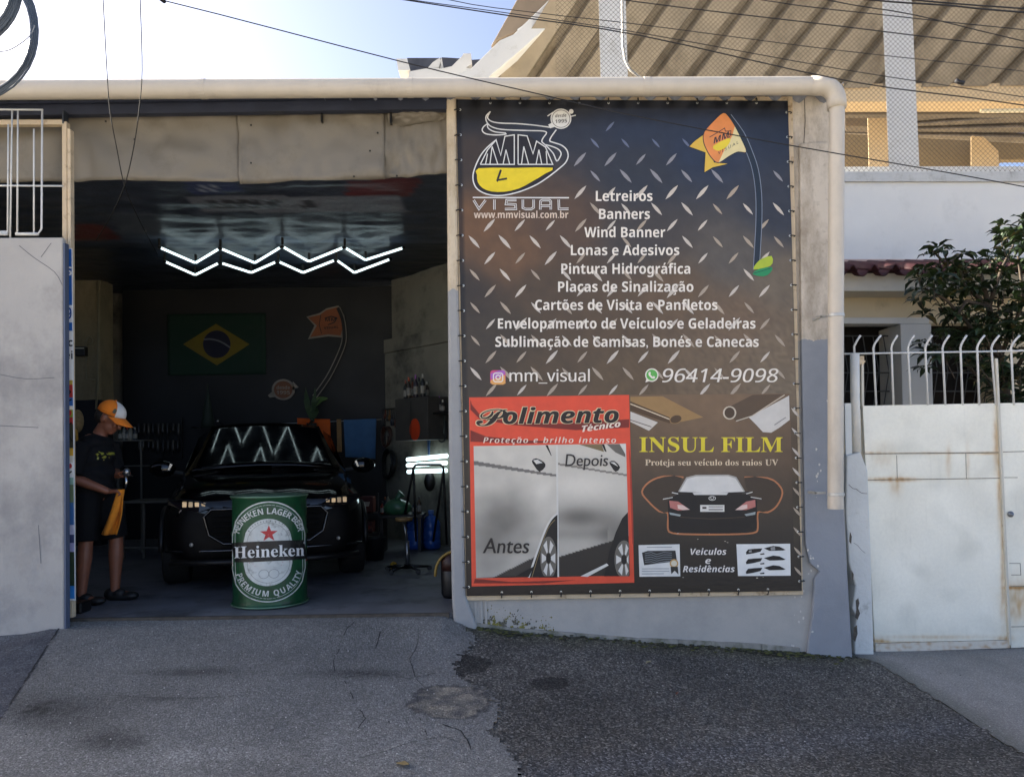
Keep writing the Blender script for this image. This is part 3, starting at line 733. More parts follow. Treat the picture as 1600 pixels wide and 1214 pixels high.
for pts in ([(1337,938),(1341,934),(1343,942),(1341,950),(1344,958),(1340,968),(1336,964),(1338,952)], [(1334,980),(1339,976),(1340,990),(1336,1003),(1333,998)], [(1328,830),(1331,838),(1330,850),(1327,846)], [(1330,890),(1334,897),(1333,908),(1331,902)]): fill(g, pts, GP, .0025)
g.build('broken_plaster', mat('bare_brick', '#5d564c', .95, var=.4, scale=50, bmp=.8, bscale=120), gp_)
g = MB(); g.prism([P(x, y, 5.80) for x, y in [(1320,630),(1330,630),(1332,720),(1322,720)]][::-1], (0, .02, 0)); g.build('backing_strip', WHITE_PAINT, gp_)
g = MB(); g.tube([GP(1335.5,553,-.05), GP(1336,620,-.05), GP(1338.5,707,-.05)], .034, 14); g.build('pole', mat('old_white_pole', '#d8d6cc', .6, var=.06, dirt='#a8a498', dirt_amt=.3, dirt_scale=8), gp_, smooth=True)

# ---------------------------------------------------------------- neighbouring house
hs = thing('house', 'low white house with dark red tiled eave and dark windows behind the gate', 'house', (4.4, 8.3, -.36))
HW = mat('house_wall', '#d9c8a6', .8, var=.05, scale=2, dirt='#b9a888', dirt_amt=.35, dirt_scale=2); HWW = mat('house_white', '#d8d6ce', .75, var=.04, scale=2, bmp=.15, dirt='#c4c2ba', dirt_amt=.35, dirt_scale=1.2)
def hbox(name, pts, Y, t, m, bev=.006):
    g = MB(); g.prism([P(x, y, Y) for x, y in pts][::-1], (0, t, 0)); return g.build(name, m, hs, bevel=bev)
def rect(x0, y0, x1, y1): return [(x0, y0), (x1, y0), (x1, y1), (x0, y1)]
hbox('parapet', rect(868,283,1990,412), 9.0, .2, HWW)
hbox('parapet_cap', rect(868,268,1990,284), 8.97, .26, mat('cap_concrete', '#bdbdb8', .8, var=.1, bmp=.3, dirt='#8e8c84', dirt_amt=.4, dirt_scale=4))
hbox('tile_bed', rect(1270,405,1990,413), 8.9, .2, mat('mortar', '#c2a596', .9, var=.1))
hbox('fascia', rect(1235,427,1990,455), 8.0, .9, mat('fascia_paint', '#cfc6b4', .75, var=.05, scale=3, dirt='#b2aa9a', dirt_amt=.35, dirt_scale=2))
hbox('wall_band', rect(1235,459,1990,505), 8.35, .2, HW); hbox('lintel', rect(1270,496,1452,506), 8.33, .2, HWW)
hbox('pier', [(1407,506),(1455,506),(1459,660),(1411,660)], 8.3, .5, HWW)
hbox('pier', [(1562,506),(1990,506),(1990,760),(1566,760)], 8.35, .4, HW)
hbox('plinth', rect(1235,640,1990,770), 8.36, .3, HW)
g = MB()
for i in range(-2, 23):       # barrel tiles
    x0 = P(1270+i*33.2, 418, 7.9).x; z0 = P(1400, 424, 7.9).z
    def pan(u, v, x0=x0):
        a = math.pi*u; k = .218
        return Vector((x0+k*u*.5+k*.0, 7.86+1.06*v, z0+.006-.05*math.sin(a)+.30*v))
    def cov(u, v, x0=x0):
        a = math.pi*u; k = .218
        return Vector((x0+k*.5+k*u*.5, 7.83+1.06*v, z0+.062*math.sin(a)+.30*v))
    g.grid(pan, 8, 3); g.grid(cov, 8, 3)
g.build('roof_tiles', mat('dark_red_tile', '#41181b', .7, var=.25, scale=9, dirt='#28100f', dirt_amt=.4, dirt_scale=6), hs, smooth=True, solid=.016)
DARKROOM = mat('dark_room', '#1c1714', .9, var=.2)
def window(x0, x1, y0_, y1_, Y):
    w_ = MB(); w_.prism([P(x, y, Y+.45) for x, y in rect(x0-20, y0_-14, x1+20, y1_+20)][::-1], (0, .03, 0)); wo = w_.build('window', DARKROOM, hs)
    g = MB()
    for k in range(4): yy = y0_+20+k*(y1_-y0_-20)/4; g.tube([P(x0, yy, Y+.18), P(x1, yy, Y+.18)], .008, 6)
    k = 0; x = x0
    while x < x1: g.tube([P(x, y0_+20, Y+.19), P(x+9, (y0_+y1_)/2+8, Y+.19), P(x, y1_, Y+.19)], .006, 5); x += 16
    g.build('grille', mat('grey_grille', '#5a5a58', .5, .4), wo)
    return wo
window(1300, 1408, 505, 640, 8.4); window(1456, 1563, 505, 640, 8.4)
g = MB(); a, b = P(1388, 506, 8.8), P(1409, 506, 8.5); g.prism([Vector((a.x, 8.82, a.z)), Vector((b.x, 8.5, b.z)), Vector((b.x, 8.5, -.3)), Vector((a.x, 8.82, -.3))], (.02, .02, 0)); g.build('window_reveal', mat('reveal_paint', '#5e5a52', .8), hs)

# ---------------------------------------------------------------- grandstand of the stadium behind
st = thing('grandstand', 'huge concrete stadium grandstand with ribbed sloping underside and pale columns', 'grandstand', (12, 26, -1.25))
CONC = mat('stand_concrete', '#8a7f6c', .85, var=.16, scale=.9, bmp=.4, bscale=6, dirt='#605646', dirt_amt=.42, dirt_scale=.5, stretch=(1, 1, .4))
CONW = mat('stand_white', '#bfbfbb', .8, var=.06, scale=.8, bmp=.2, bscale=8, dirt='#99968c', dirt_amt=.35, dirt_scale=.9)
CONY = mat('stand_cream', '#c3a980', .8, var=.1, scale=.5, dirt='#a18a66', dirt_amt=.3, dirt_scale=.5)
rv = Vector((1.45, -1.0, 1.7)); e0 = P(775, 131, 25); pitch = 1.30
def under(x, h, k): return Vector((e0.x+x, 25, e0.z))+rv*k+Vector((0, -.86, -.51))*h
g = MB(); prof = []
for i in range(26):
    x = i*pitch; prof += [(x, 0.0), (x+.86, 0.0), (x+.97, .4), (x+1.20, .4)]
ks = [-.15, 0, 1, 2, 3.5, 5, 7, 10]
vs = [under(x, -h, k) for x, h in prof for k in ks]+[under(x, -h-.3, k) for x, h in prof for k in ks]
nk = len(ks); npf = len(prof)
fs = [(i*nk+j, i*nk+j+1, (i+1)*nk+j+1, (i+1)*nk+j) for i in range(npf-1) for j in range(nk-1)]
fs += [(npf*nk+a[3], npf*nk+a[2], npf*nk+a[1], npf*nk+a[0]) for a in fs]
fs += [(i*nk, (i+1)*nk, npf*nk+(i+1)*nk, npf*nk+i*nk) for i in range(npf-1)]
g.add(vs, fs); g.build('seating_slab', CONC, st)
B25 = pl(24.6)
def sprism(name, pts, Y, t, m, bev=.03): g = MB(); q = [P(x, y, Y) for x, y in pts]; c = sum(q, Vector())/len(q); g.prism(q[::-1], (c.x/c.y*t*1.04, t, 0)); return g.build(name, m, st, bevel=bev)
sprism('edge_beam', [(690,128),(735,108),(755,88),(781,63),(802,54),(862,-4),(945,-84),(990,-84),(905,0),(808,84),(770,116),(757,128)], 24.2, .5, CONW)
sprism('upper_fascia', [(767,72),(778,62),(820,45),(965,-90),(850,-90),(812,-8)], 24.6, .8, mat('fascia_tan', '#857663', .85, var=.15, scale=.8))
sprism('fascia_lip', [(808,46),(846,22),(870,0),(965,-90),(985,-70),(880,14),(850,36),(818,58)], 24.5, .12, CONW, .01)
g = MB()   # broken profile of the step ends at the far left
Bq = pl(25.5)
for pts in ([(619,92),(636,92),(641,110),(622,110)], [(640,112),(668,107),(686,106),(690,90),(688,108),(706,104),(722,88),(724,84),(736,84),(737,100),(728,106),(742,110),(740,128),(637,128)], [(668,107),(676,98),(688,90),(689,107)]):
    g.prism([Bq(x, y) for x, y in pts][::-1], (0, 1.2, 0))
g.build('step_end', CONW, st)
g = MB()
for pts in ([(636,91),(690,91),(688,108),(668,107),(641,112)], [(690,90),(724,92),(706,104),(690,106)], [(737,94),(752,93),(745,110),(737,104)]): g.prism([P(x, y, 26.3) for x, y in pts][::-1], (0, .6, 0))
g.build('step_face', mat('dark_slate', '#3d4048', .8, var=.3, scale=2), st)
sprism('column', [(934,-60),(976,-60),(1000,800),(955,800)], 22.0, .8, CONW, .004)
sprism('column', [(1376,-60),(1422,-60),(1461,800),(1411,800)], 14.0, .6, CONW, .003)
sprism('ring_beam', [(1180,131),(2100,128),(2100,158),(1180,160)], 25.2, .8, CONY)
sprism('end_closure', [(760,95),(2100,88),(2100,134),(760,136)], 27.0, .3, mat('end_dark', '#6b5a42', .9, var=.2))
sprism('soffit', [(1180,161),(2100,159),(2100,178),(1180,180)], 26.4, .3, mat('soffit_grey', '#6b604f', .85, var=.15))
g = MB(); 
for i in range(6):           # lower ribbed soffit running back
    a, b, c, d = P(1310, 193+i*3, 34), P(2100, 193+i*3-790*(.20-.045*i), 29), P(2100, 193+i*3-790*(.172-.045*i), 29.2), P(1310, 194.5+i*3, 34.2)
    g.prism([a, b, c, d], (0, .5, .4))
g.build('lower_soffit', CONC, st)
sprism('inner_wall', [(1180,176),(1520,180),(1520,290),(1180,290)], 36, .4, mat('ochre_wall', '#93805f', .85, var=.12, scale=.4, dirt='#75644a', dirt_amt=.4, dirt_scale=.4))
sprism('inner_wall', [(1515,205),(1600,215),(2100,240),(2100,248),(1562,250),(1540,262),(1515,280)], 35, .4, mat('ochre_shadow', '#877454', .85, var=.12))
sprism('inner_column', [(1355,172),(1378,166),(1386,162),(1388,285),(1358,285)], 27.5, 1.0, CONY)
sprism('inner_column', [(1517,212),(1537,214),(1560,236),(1560,285),(1517,285)], 28.5, 1.2, CONY)
sprism('inner_column', [(1320,183),(1356,183),(1357,198),(1320,197)], 30, .6, mat('soffit_dark', '#6d6252', .85, var=.15))
g = MB(); g.tube([P(1532,174,23.5), P(1700,172,23.5)], .06, 6); g.build('lamp_tube', ink('#d9c9a0'), st)
sprism('deck', [(820,262),(2100,258),(2100,790),(820,790)], 16, 6, CONW, .02)

# chain-link fence on the parapet
cf = thing('chain_link_fence', 'tall chain-link fence stretched in front of the grandstand above the white house', 'fence', tuple(P(1320,275,9.05)))
CHAIN = mat('chain_wire', '#4d473e', .55, .3, var=.15)
g = MB(); Fc = pl(9.05); xl, xr, yt, yb = 868, 1700, -60, 279; sp = 7.6; h = (yb-yt)
def clipseg(x0, x1):
    t0, t1 = 0, 1
    dx = x1-x0
    for lim, sgn in ((xl, 1), (xr, -1)):
        a, b = sgn*(x0-lim), sgn*(x1-lim)
        if a < 0 and b < 0: return None
        if a < 0: t0 = max(t0, a/(a-b))
        if b < 0: t1 = min(t1, a/(a-b))
    return (t0, t1) if t1-t0 > .01 else None
k = 0; x = xl-h
while x < xr+h:
    for s in (1, -1):
        q = clipseg(x, x+s*h)
        if q: g.tube([Fc(x+s*h*t, yt+h*t, .003*s) for t in q], .0021, 4, cap=False)
    x += sp
g.build('chain_mesh', CHAIN, cf)
def fpost(x, y0_, y1_, r=.022):
    g = MB(); g.tube([Fc(x, y0_, -.03), Fc(x+2, y1_, -.03)], r, 10); g.build('post', mat('fence_post', '#c8c4b8', .5, .3, var=.08), cf, smooth=True)
g = MB(); g.tube([Fc(972,-60,-.03), Fc(973,70,-.03), Fc(977,95,-.03), Fc(985,110,-.03), Fc(1003,124,-.03)], .016, 10); g.build('post', mat('fence_post', '#c8c4b8', .5, .3, var=.08), cf, smooth=True)
g = MB(); g.tube([Fc(1310,278), Fc(1700,275)], .006, 6); g.build('bottom_wire', CHAIN, cf)

# ---------------------------------------------------------------- big printed advert
B = lambda x, y, off=0: P(x, y, 5.655-off)
ad = thing('advertising_banner', 'large dark printed vinyl advert laced to a steel frame on the front wall', 'banner', tuple(P(985, 937, 5.67)))
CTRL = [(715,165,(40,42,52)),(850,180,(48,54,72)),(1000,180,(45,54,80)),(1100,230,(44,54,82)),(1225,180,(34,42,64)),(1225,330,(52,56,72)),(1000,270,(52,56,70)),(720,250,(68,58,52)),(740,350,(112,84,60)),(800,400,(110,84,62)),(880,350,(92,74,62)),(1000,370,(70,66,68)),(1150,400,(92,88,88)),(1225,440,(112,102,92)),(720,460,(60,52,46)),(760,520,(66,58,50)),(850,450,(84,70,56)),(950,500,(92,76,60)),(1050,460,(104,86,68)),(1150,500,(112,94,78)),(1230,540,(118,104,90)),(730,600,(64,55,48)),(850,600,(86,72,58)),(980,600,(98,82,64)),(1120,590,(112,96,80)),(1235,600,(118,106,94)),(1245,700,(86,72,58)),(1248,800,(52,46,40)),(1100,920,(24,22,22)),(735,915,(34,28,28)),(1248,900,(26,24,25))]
def printcol(px, py):
    w = 0; c = [0, 0, 0]
    for x, y, q in CTRL:
        k = 1/(((px-x)/1.3)**2+(py-y)**2+120)**1.9; w += k
        for i in range(3): c[i] += q[i]*k
    c = [c[0]/w*.95, c[1]/w*.92, c[2]/w*.82]; n = nz(px/16, py/16, 4)*.07+nz(px/5, py/5, 7)*(.02+.12*max(0, min(1, (px-850)/300))*max(0, min(1, (py-380)/120))*(py < 640))
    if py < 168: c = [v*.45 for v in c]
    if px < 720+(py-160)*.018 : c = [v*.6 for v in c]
    return tuple(v*(1+n) for v in c)
VIN = vcol('vinyl_print', .36, .07, 9, 1.0, 1.9, .45)
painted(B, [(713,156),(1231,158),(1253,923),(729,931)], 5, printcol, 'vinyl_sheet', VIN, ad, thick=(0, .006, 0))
FR = lambda x, y, off=0: P(x, y, 5.672-off)
for pts in ([(707,152),(715,152),(733,938),(726,938)], [(716,152.5),(1231,151),(1231,158),(716,160)], [(1231,151),(1238.5,151),(1255,929),(1248,929)], [(733,929.5),(1249,921),(1249,929),(733,938)]):
    g = MB(); g.prism([FR(x, y) for x, y in pts][::-1], (0, .025, 0)); g.build('frame_tube', RUSTY_TUBE, ad, bevel=.003)
EYE = mat('eyelet_metal', '#cfcfc8', .3, .6, var=.1)
eyes = []
for i in range(20): t = i/19; eyes += [(718+13.5*t+1, 172+745*t, -1), (1229+20*t, 176+732*t, 1)]
for i in range(1, 11): t = i/11; eyes += [(720+508*t, 161.5, 0), (738+508*t, 926-6*t, 2)]
for k, (x, y, s) in enumerate(eyes):
    g = MB(); p = B(x, y, .0015); g.lathe([(.0085,.0),(.0085,-.0015),(.0045,-.002),(.003,-.0005)], p, 10, axis='Y')
    jx = 1.5*nz(k*1.7, 0, 2); q = {-1: (x-9, y+jx), 1: (x+8, y+jx), 0: (x+jx, y-8), 2: (x+jx, y+8)}[s]
    a, b = B(x, y, .004), B(q[0], q[1], .004); mid = (a+b)/2+Vector((0, -.012, 0))
    g.tube([a, mid, b, b+Vector((0, .05, 0))], .0042, 6, 1); g.build('eyelet', [EYE, BLACK_PLASTIC], ad)
# raised-tread pattern printed over the sheet
TR = [ink('#c4bbae'), ink('#a89a88'), ink('#6a7288'), ink('#8d8c90')]
g = MB()
def tread(x, y, d, mi, sc=1.0, off=.0010):
    L_, w_ = 13.0*sc, 2.6*sc; c, s = .66, .75*(-d)
    o = []
    for t, q in ((-1, 0), (-.5, .75), (0, 1), (.55, .7), (1, 0), (.5, -.75), (0, -1), (-.5, -.7)):
        u, v = t*L_, q*w_; o.append((x+u*c-v*s, y+u*s+v*c))
    fill(g, o, B, off, mi)
for r in range(-1, 9):
    for d, y0, xo in ((1, 198, 764), (-1, 224, 740)):
        y = y0+51.4*r
        if not 176 < y < 612: continue
        for c in range(-1, 12):
            x = xo+47.6*c+nz(r, c, d)*1.5+(y-300)*.012
            if not 728 < x < 1226 or (735 < x < 905 and y < 345) or (1085 < x < 1210 and y < 270) or random.random() < .1: continue
            if y < 205 and random.random() < .6: continue
            f = (y-180)/120+(x-1100)/900*(-1)
            mi = 2 if (y < 235) else 3 if y < 300 else (0 if random.random() < .6 else 1)
            tread(x, y+nz(c, r, 3)*2, d, mi, .7+.35*random.random() if y < 235 else .85+.3*random.random())
for y in range(645, 900, 31): tread(1243+(y-640)*.018, y, -1, 1 if y > 760 else 0, .8)
g.build('tread_pattern', TR, ad)
LET = ink('#e6dfd2')
for t, x0, x1, yb, cap in (('Letreiros',931,1019.5,314.5,15.5),('Banners',936,1015.5,342.5,15.5),('Wind Banner',913,1039.5,371,15.5),('Lonas e Adesivos',892,1061.5,399,15.5),('Pintura Hidrográfica',877,1078.5,428,15.5),('Placas de Sinalização',872,1083.5,456,15.5),('Cartões de Visita e Panfletos',836,1121,484.5,15.5),('Envelopamento de Veículos e Geladeiras',778,1180.5,513.5,15.5),('Sublimação de Camisas, Bonés e Canecas',774,1185.5,542,15.5)):
    g = MB(); plane_text(g, t, 'bold', x0, x1, yb, cap, B, .0016); g.build('lettering', LET, ad)
g = MB(); plane_text(g, 'mm_visual', 'sans', 796, 921, 596, 18, B, .0016); plane_text(g, 'mm_visual', 'sans', 796.5, 921.5, 596, 18, B, .0019); g.build('lettering', LET, ad)
g = MB()
for k in range(2): plane_text(g, '96414-9098', 'sans', 1033+.6*k, 1213+.6*k, 597, 20.5, B, .0016+.0003*k, shear=.18)
g.build('lettering', LET, ad)
# social icons
g = MB(); q = []
def rrect(x0, y0, x1, y1, r):
    o = []
    for cx, cy, a0 in ((x1-r, y1-r, 0), (x0+r, y1-r, 90), (x0+r, y0+r, 180), (x1-r, y0+r, 270)):
        for k in range(5): a = R(a0+22.5*k); o.append((cx+r*math.cos(a), cy+r*math.sin(a)))
    return o
fill(g, rrect(766,578.5,790,601,5), B, .0016, 0); fill(g, [(767,594),(789,586),(790,599),(786,601),(770,601),(766,598)], B, .0018, 1); fill(g, [(766.5,584),(780,578.7),(788,579),(789.5,584),(780,590),(767,592)], B, .0020, 2)
ribbon(g, rrect(771,583,785.5,596.5,3.5), 1.8, B, .0023, 3, True); ribbon(g, ell(778.2,589.7,3.4,3.4,14), 1.7, B, .0023, 3, True); fill(g, ell(782.3,586,1,1,8), B, .0023, 3)
g.build('photo_app_icon', [ink('#cf4f7c'), ink('#e0a45c'), ink('#a765b8'), LET], ad)
g = MB(); fill(g, ell(1018.5,586,10.5,10.5,24), B, .0016, 1); fill(g, [(1008.5,597.5),(1010.5,590),(1016,595)], B, .0015, 1); fill(g, ell(1018.5,586,8.6,8.6,24), B, .0019, 0)
ribbon(g, [(1014.5,582.5),(1015,586),(1019,590),(1022.5,590.5)], 2.8, B, .0022, 1); fill(g, ell(1015.2,583,1.9,2.2,8), B, .0024, 1); fill(g, ell(1021.6,589.6,2.2,1.9,8), B, .0026, 1)
g.build('phone_app_icon', [ink('#5fae52'), LET], ad)
# shop emblem top left
W_, Y_, K_ = ink('#dcdcd8'), ink('#e3cb2c'), ink('#2d2a2c')
cr = lambda pts: crop(pts, 700, 150, 4.857)
g = MB(); lay = [.0014]
def nx(): lay[0] += .0002; return lay[0]
fill(g, smoothline(cr([(365,335),(300,390),(250,450),(210,530),(190,600),(195,660),(225,710),(290,745),(380,758),(480,745),(580,715),(680,670),(770,610),(800,560),(795,520),(740,390),(672,345),(600,300),(503,297),(432,308)]), 3, True), B, nx(), 2)
ribbon(g, smoothline(cr([(365,335),(300,390),(250,450),(210,530),(190,600),(195,660),(225,710),(290,745),(380,758),(480,745),(580,715),(680,670),(770,610),(840,555),(890,510),(912,460),(900,410),(860,375),(800,355),(772,342),(785,310),(822,258)])), 1.9, B, nx())
for l in ([(322,120),(300,165),(330,195),(400,208),(520,212),(640,222),(740,235),(775,240)], [(322,120),(292,150),(288,180),(300,208),(330,235),(400,255),(520,262),(640,265),(720,268),(748,282),(722,320),(712,348),(735,370),(765,400),(800,440),(825,495),(850,465),(858,435),(835,405),(790,385),(742,372)], [(300,212),(268,238),(260,265),(285,288),(340,297),(400,297),(445,290)], [(440,283),(360,275),(315,255),(300,235),(303,215)]):
    ribbon(g, smoothline(cr(l)), 1.8, B, nx())
for l in ([(245,521),(300,412),(365,335),(400,452),(432,308),(503,297),(503,521),(245,521)], [(532,521),(532,297),(600,305),(645,440),(672,345),(740,390),(795,521),(532,521)]): ribbon(g, cr(l), 1.7, B, nx())
for l in ([(300,440),(285,520)], [(335,385),(318,520)], [(335,385),(378,520)], [(440,410),(418,520)], [(440,410),(468,520)], [(575,385),(558,520)], [(575,385),(612,520)], [(690,410),(668,520)], [(690,410),(712,520)], [(745,420),(752,520)]): ribbon(g, cr(l), 1.5, B, nx())
fill(g, smoothline(cr([(232,550),(500,548),(796,546),(740,590),(640,650),(540,703),(430,728),(330,726),(262,700),(226,655),(220,600)]), 2, True), B, nx(), 1)
ribbon(g, cr([(402,562),(374,642),(372,640)]), 3.2, B, nx(), 2); ribbon(g, cr([(368,642),(448,628)]), 3, B, nx(), 2)
g.build('emblem', [W_, Y_, K_], ad)
g = MB(); lay = [.0014]
ribbon(g, cr([(188,772),(918,774)]), 2.0, B, nx())
for l in ([(195,792),(235,858),(285,792)], [(352,788),(352,864)], [(520,792),(445,792),(440,822),(512,826),(515,858),(432,860)], [(568,788),(568,850),(590,860),(630,860),(650,848),(650,788)], [(700,864),(702,800),(715,792),(770,792),(780,802),(780,864)], [(703,834),(778,834)], [(840,788),(842,858),(915,858)]):
    ribbon(g, cr(l), 3.6, B, nx(), 0)
    ribbon(g, cr([(a+(1 if k else 0), b) for k, (a, b) in enumerate(l)]), 1.3, B, nx(), 1)
g.build('lettering', [W_, ink('#5a463a')], ad)
g = MB(); plane_text(g, 'www.mmvisual.com.br', 'bold', 740.5, 888, 341, 10.5, B, .0016); g.build('lettering', ink('#d6c3ae'), ad)
g = MB(); lay = [.0014]
ribbon(g, cr([(755,155),(800,125)]), 1.6, B, nx()); ribbon(g, cr([(930,158),(970,148)]), 1.6, B, nx()); fill(g, cr(ell(935,120,18,18,10)), B, nx()); fill(g, cr([(760,220),(790,205),(815,235),(775,248)]), B, nx())
fill(g, cr(ell(857,175,79,77,28)), B, nx(), 0); ribbon(g, cr(ell(857,175,68,66,28)), .9, B, nx(), 1, True)
plane_text(g, 'desde', 'italic', 867.5, 885, 184, 5, B, nx(), mi=1, slope=-.06); plane_text(g, '1995', 'bold', 867.5, 886, 193, 5.5, B, nx(), mi=1, slope=-.06)
g.build('round_badge', [W_, ink('#5b5b58')], ad)
# printed feather flag with leaf
cf4 = lambda pts: crop(pts, 1000, 150, 4.0467)
g = MB(); lay = [.0014]
ribbon(g, cf4(smoothline([(560,130),(640,240),(690,350),(730,470),(750,620),(752,780),(745,930),(735,1100)])), 10.5, B, nx(), 4)
ribbon(g, cf4(smoothline([(560,130),(640,240),(690,350),(730,470),(750,620),(752,780),(745,930),(735,1100)])), 8.2, B, nx(), 3)
fill(g, cf4([(308,322),(345,285),(400,245),(425,300),(470,420),(560,430),(460,455),(405,488),(412,360)]), B, nx(), 1); ribbon(g, cf4([(308,322),(345,285),(400,245),(425,300),(470,420),(560,430),(460,455),(405,488),(412,360)]), 1.2, B, nx(), 3, True)
FL = smoothline([(525,108),(465,160),(405,230),(402,290),(420,340),(450,390),(495,425),(560,385),(620,355),(674,356),(640,270),(600,190),(560,130)], 3, True)
fill(g, cf4(FL), B, nx(), 0); fill(g, cf4([(600,190),(640,270),(674,356),(620,355),(560,385),(495,425),(540,330),(585,250)]), B, nx(), 2); ribbon(g, cf4(FL), 1.3, B, nx(), 3, True)
fill(g, cf4(smoothline([(462,318),(560,268),(570,290),(545,325),(510,345),(480,345)], 2, True)), B, nx(), 5); ribbon(g, cf4([(440,262),(470,245),(535,205),(540,225),(575,222),(572,250),(560,268)]), 1.1, B, nx(), 3)
plane_text(g, 'MM', 'bold', 1115, 1138, 225, 9, B, nx(), slope=-.42, mi=3, shear=.15); plane_text(g, 'VISUAL', 'sans', 1122, 1154, 242, 4.5, B, nx(), slope=-.55, mi=3, space=1.5)
fill(g, cf4(smoothline([(718,1098),(735,1060),(770,1030),(832,1012),(838,1060),(800,1085)], 2, True)), B, nx(), 6); fill(g, cf4(smoothline([(712,1128),(750,1095),(836,1083),(822,1120),(780,1142)], 2, True)), B, nx(), 7); ribbon(g, cf4([(718,1122),(770,1108),(826,1090)]), .8, B, nx(), 3)
g.build('printed_flag', [ink('#dd8c50'), ink('#d9b54a'), ink('#dccf9c'), ink('#26303c'), ink('#7f8794'), ink('#e0cb3e'), ink('#a9bc3a'), ink('#2a8a58')], ad)
# polishing advert
def quadp(name, pts, off, m, par): g = MB(); fill(g, pts, B, off); return g.build(name, m, par)
pa = quadp('polishing_advert', [(733,621),(983,617),(991,910),(737,916)], .0016, ink('#dd5238'), ad)
g = MB(); lay = [.0018]
for l, i in (([(735,624),(737,632),(750,648),(790,658),(880,662),(983,655),(983,668),(900,672),(800,664),(750,655),(735,640)], 0), ([(735,672),(760,682),(820,688),(880,690),(820,693),(735,690)], 0), ([(742,904),(800,909),(900,906),(850,911),(740,911)], 0), ([(983,700),(986,720),(989,800),(990,850),(988,850),(985,760)], 1)):
    g = MB(); fill(g, l, B, nx(), 0); g.build('swoosh', ink(['#7c2f26','#a93a2c'][i]), pa)
g = MB(); lay = [.0026]
for k, (dx, dy, mi) in enumerate(((-1.2,-1,0),(1.2,-1,0),(-1.2,1.2,0),(1.4,1.2,0),(0,0,1),(.9,.1,1),(.4,.5,1))):
    plane_text(g, 'P', 'script', 744+dx, 792+dx, 665+dy, 29, B, nx(), mi=mi); plane_text(g, 'olimento', 'italic', 786+dx, 966+dx, 662+dy, 23.5, B, nx(), mi=mi, slope=-.012)
g.build('lettering', [ink('#d9c8a0'), ink('#2b2320')], pa)
g = MB()
for k in range(2): plane_text(g, 'Técnico', 'italic', 909+.5*k, 969+.5*k, 675, 9.5, B, .0044+.0003*k, slope=-.14)
plane_text(g, 'Proteção e brilho intenso', 'ital', 755, 962, 692, 8.5, B, .0028, space=1.25)
plane_text(g, 'Proteção e brilho intenso', 'ital', 755.5, 962.5, 692, 8.5, B, .0031, space=1.25)
g.build('lettering', ink('#e9d8c6'), pa)
def carpic(px, py):
    L_ = px < 870; x = px-(742 if L_ else 872); w_ = 128 if L_ else 108
    u = x/w_; v = (py-696)/206
    base = 205-26*v
    if L_:
        base -= 62*math.exp(-(((px-790)/42)**2+((py-810)/38)**2)); base -= 38*math.exp(-(((px-760)/30)**2+((py-855)/40)**2)); base += 20*math.exp(-(((px-845)/25)**2+((py-775)/35)**2))
        base += 12*nz(px/22, py/22, 3)
    else:
        base -= 78*math.exp(-(((px-905)/40)**2+((py-808)/16)**2)); base += 22*math.exp(-(((px-910)/60)**2+((py-760)/20)**2)); base -= 55*math.exp(-(((px-960)/25)**2+((py-830)/30)**2)); base -= 30*math.exp(-((py-835)/10)**2)*(px < 950)
    c = (base, base*.97, base*.90)
    bl = 723+(px-740)*.155 if L_ else 725+(px-872)*.16
    if L_ and abs(py-bl) < 3.2*(1-u*.45): c = (112,108,102)
    if not L_ and abs(py-bl) < 1.6: c = (128,122,112)
    if L_:
        sill = 905-(px-765)*.5
        if py > sill and px > 768: c = (58,54,50)
    else:
        sill = 870-(px-872)*.30
        if py > sill: c = (44,41,38)
    return c
cpic = painted(lambda x, y: B(x, y, .0022), [(740,697),(978,693),(984,899),(744,903)], 1.6, carpic, 'car_photo', vcol('photo_print', .4, .03, 20), pa)
g = MB(); lay = [.0024]
DK, MDK, LT, TAN = 0, 1, 2, 3
fill(g, [(856,695.5),(862,712),(861,712),(852,695.5)], B, nx(), DK); fill(g, [(944,694),(948,706),(945,705),(940,694)], B, nx(), DK); fill(g, [(905,694.5),(940,694),(944,706)], B, nx(), TAN); fill(g, [(948,694),(977,693.5),(977,714),(962,707)], B, nx(), MDK); fill(g, [(968,693.5),(978,693.3),(978,711)], B, nx(), LT)
fill(g, [(868.6,695),(871.6,695),(873.6,901),(870.6,901)], B, nx(), LT)
fill(g, smoothline([(831,720),(838,716),(850,722),(852,729),(843,737),(835,728)], 2, True), B, nx(), DK); fill(g, [(833,719),(840,718),(848,723),(838,725)], B, nx(), LT); fill(g, smoothline([(952,722),(960,720),(969,730),(962,737),(956,730)], 2, True), B, nx(), DK); fill(g, [(953,722),(960,722),(966,729)], B, nx(), LT)
fill(g, [(871,802),(871,902),(826,902),(838,866),(852,828),(862,812)], B, nx(), DK); ribbon(g, smoothline([(871,802),(862,810),(852,828),(838,866),(826,902)]), 3.0, B, nx(), LT); ribbon(g, smoothline([(867,812),(856,826),(843,862),(831,902)]), 1.3, B, nx(), TAN)
fill(g, [(981,800),(983,900),(944,900),(952,862),(962,832),(972,810)], B, nx(), DK)
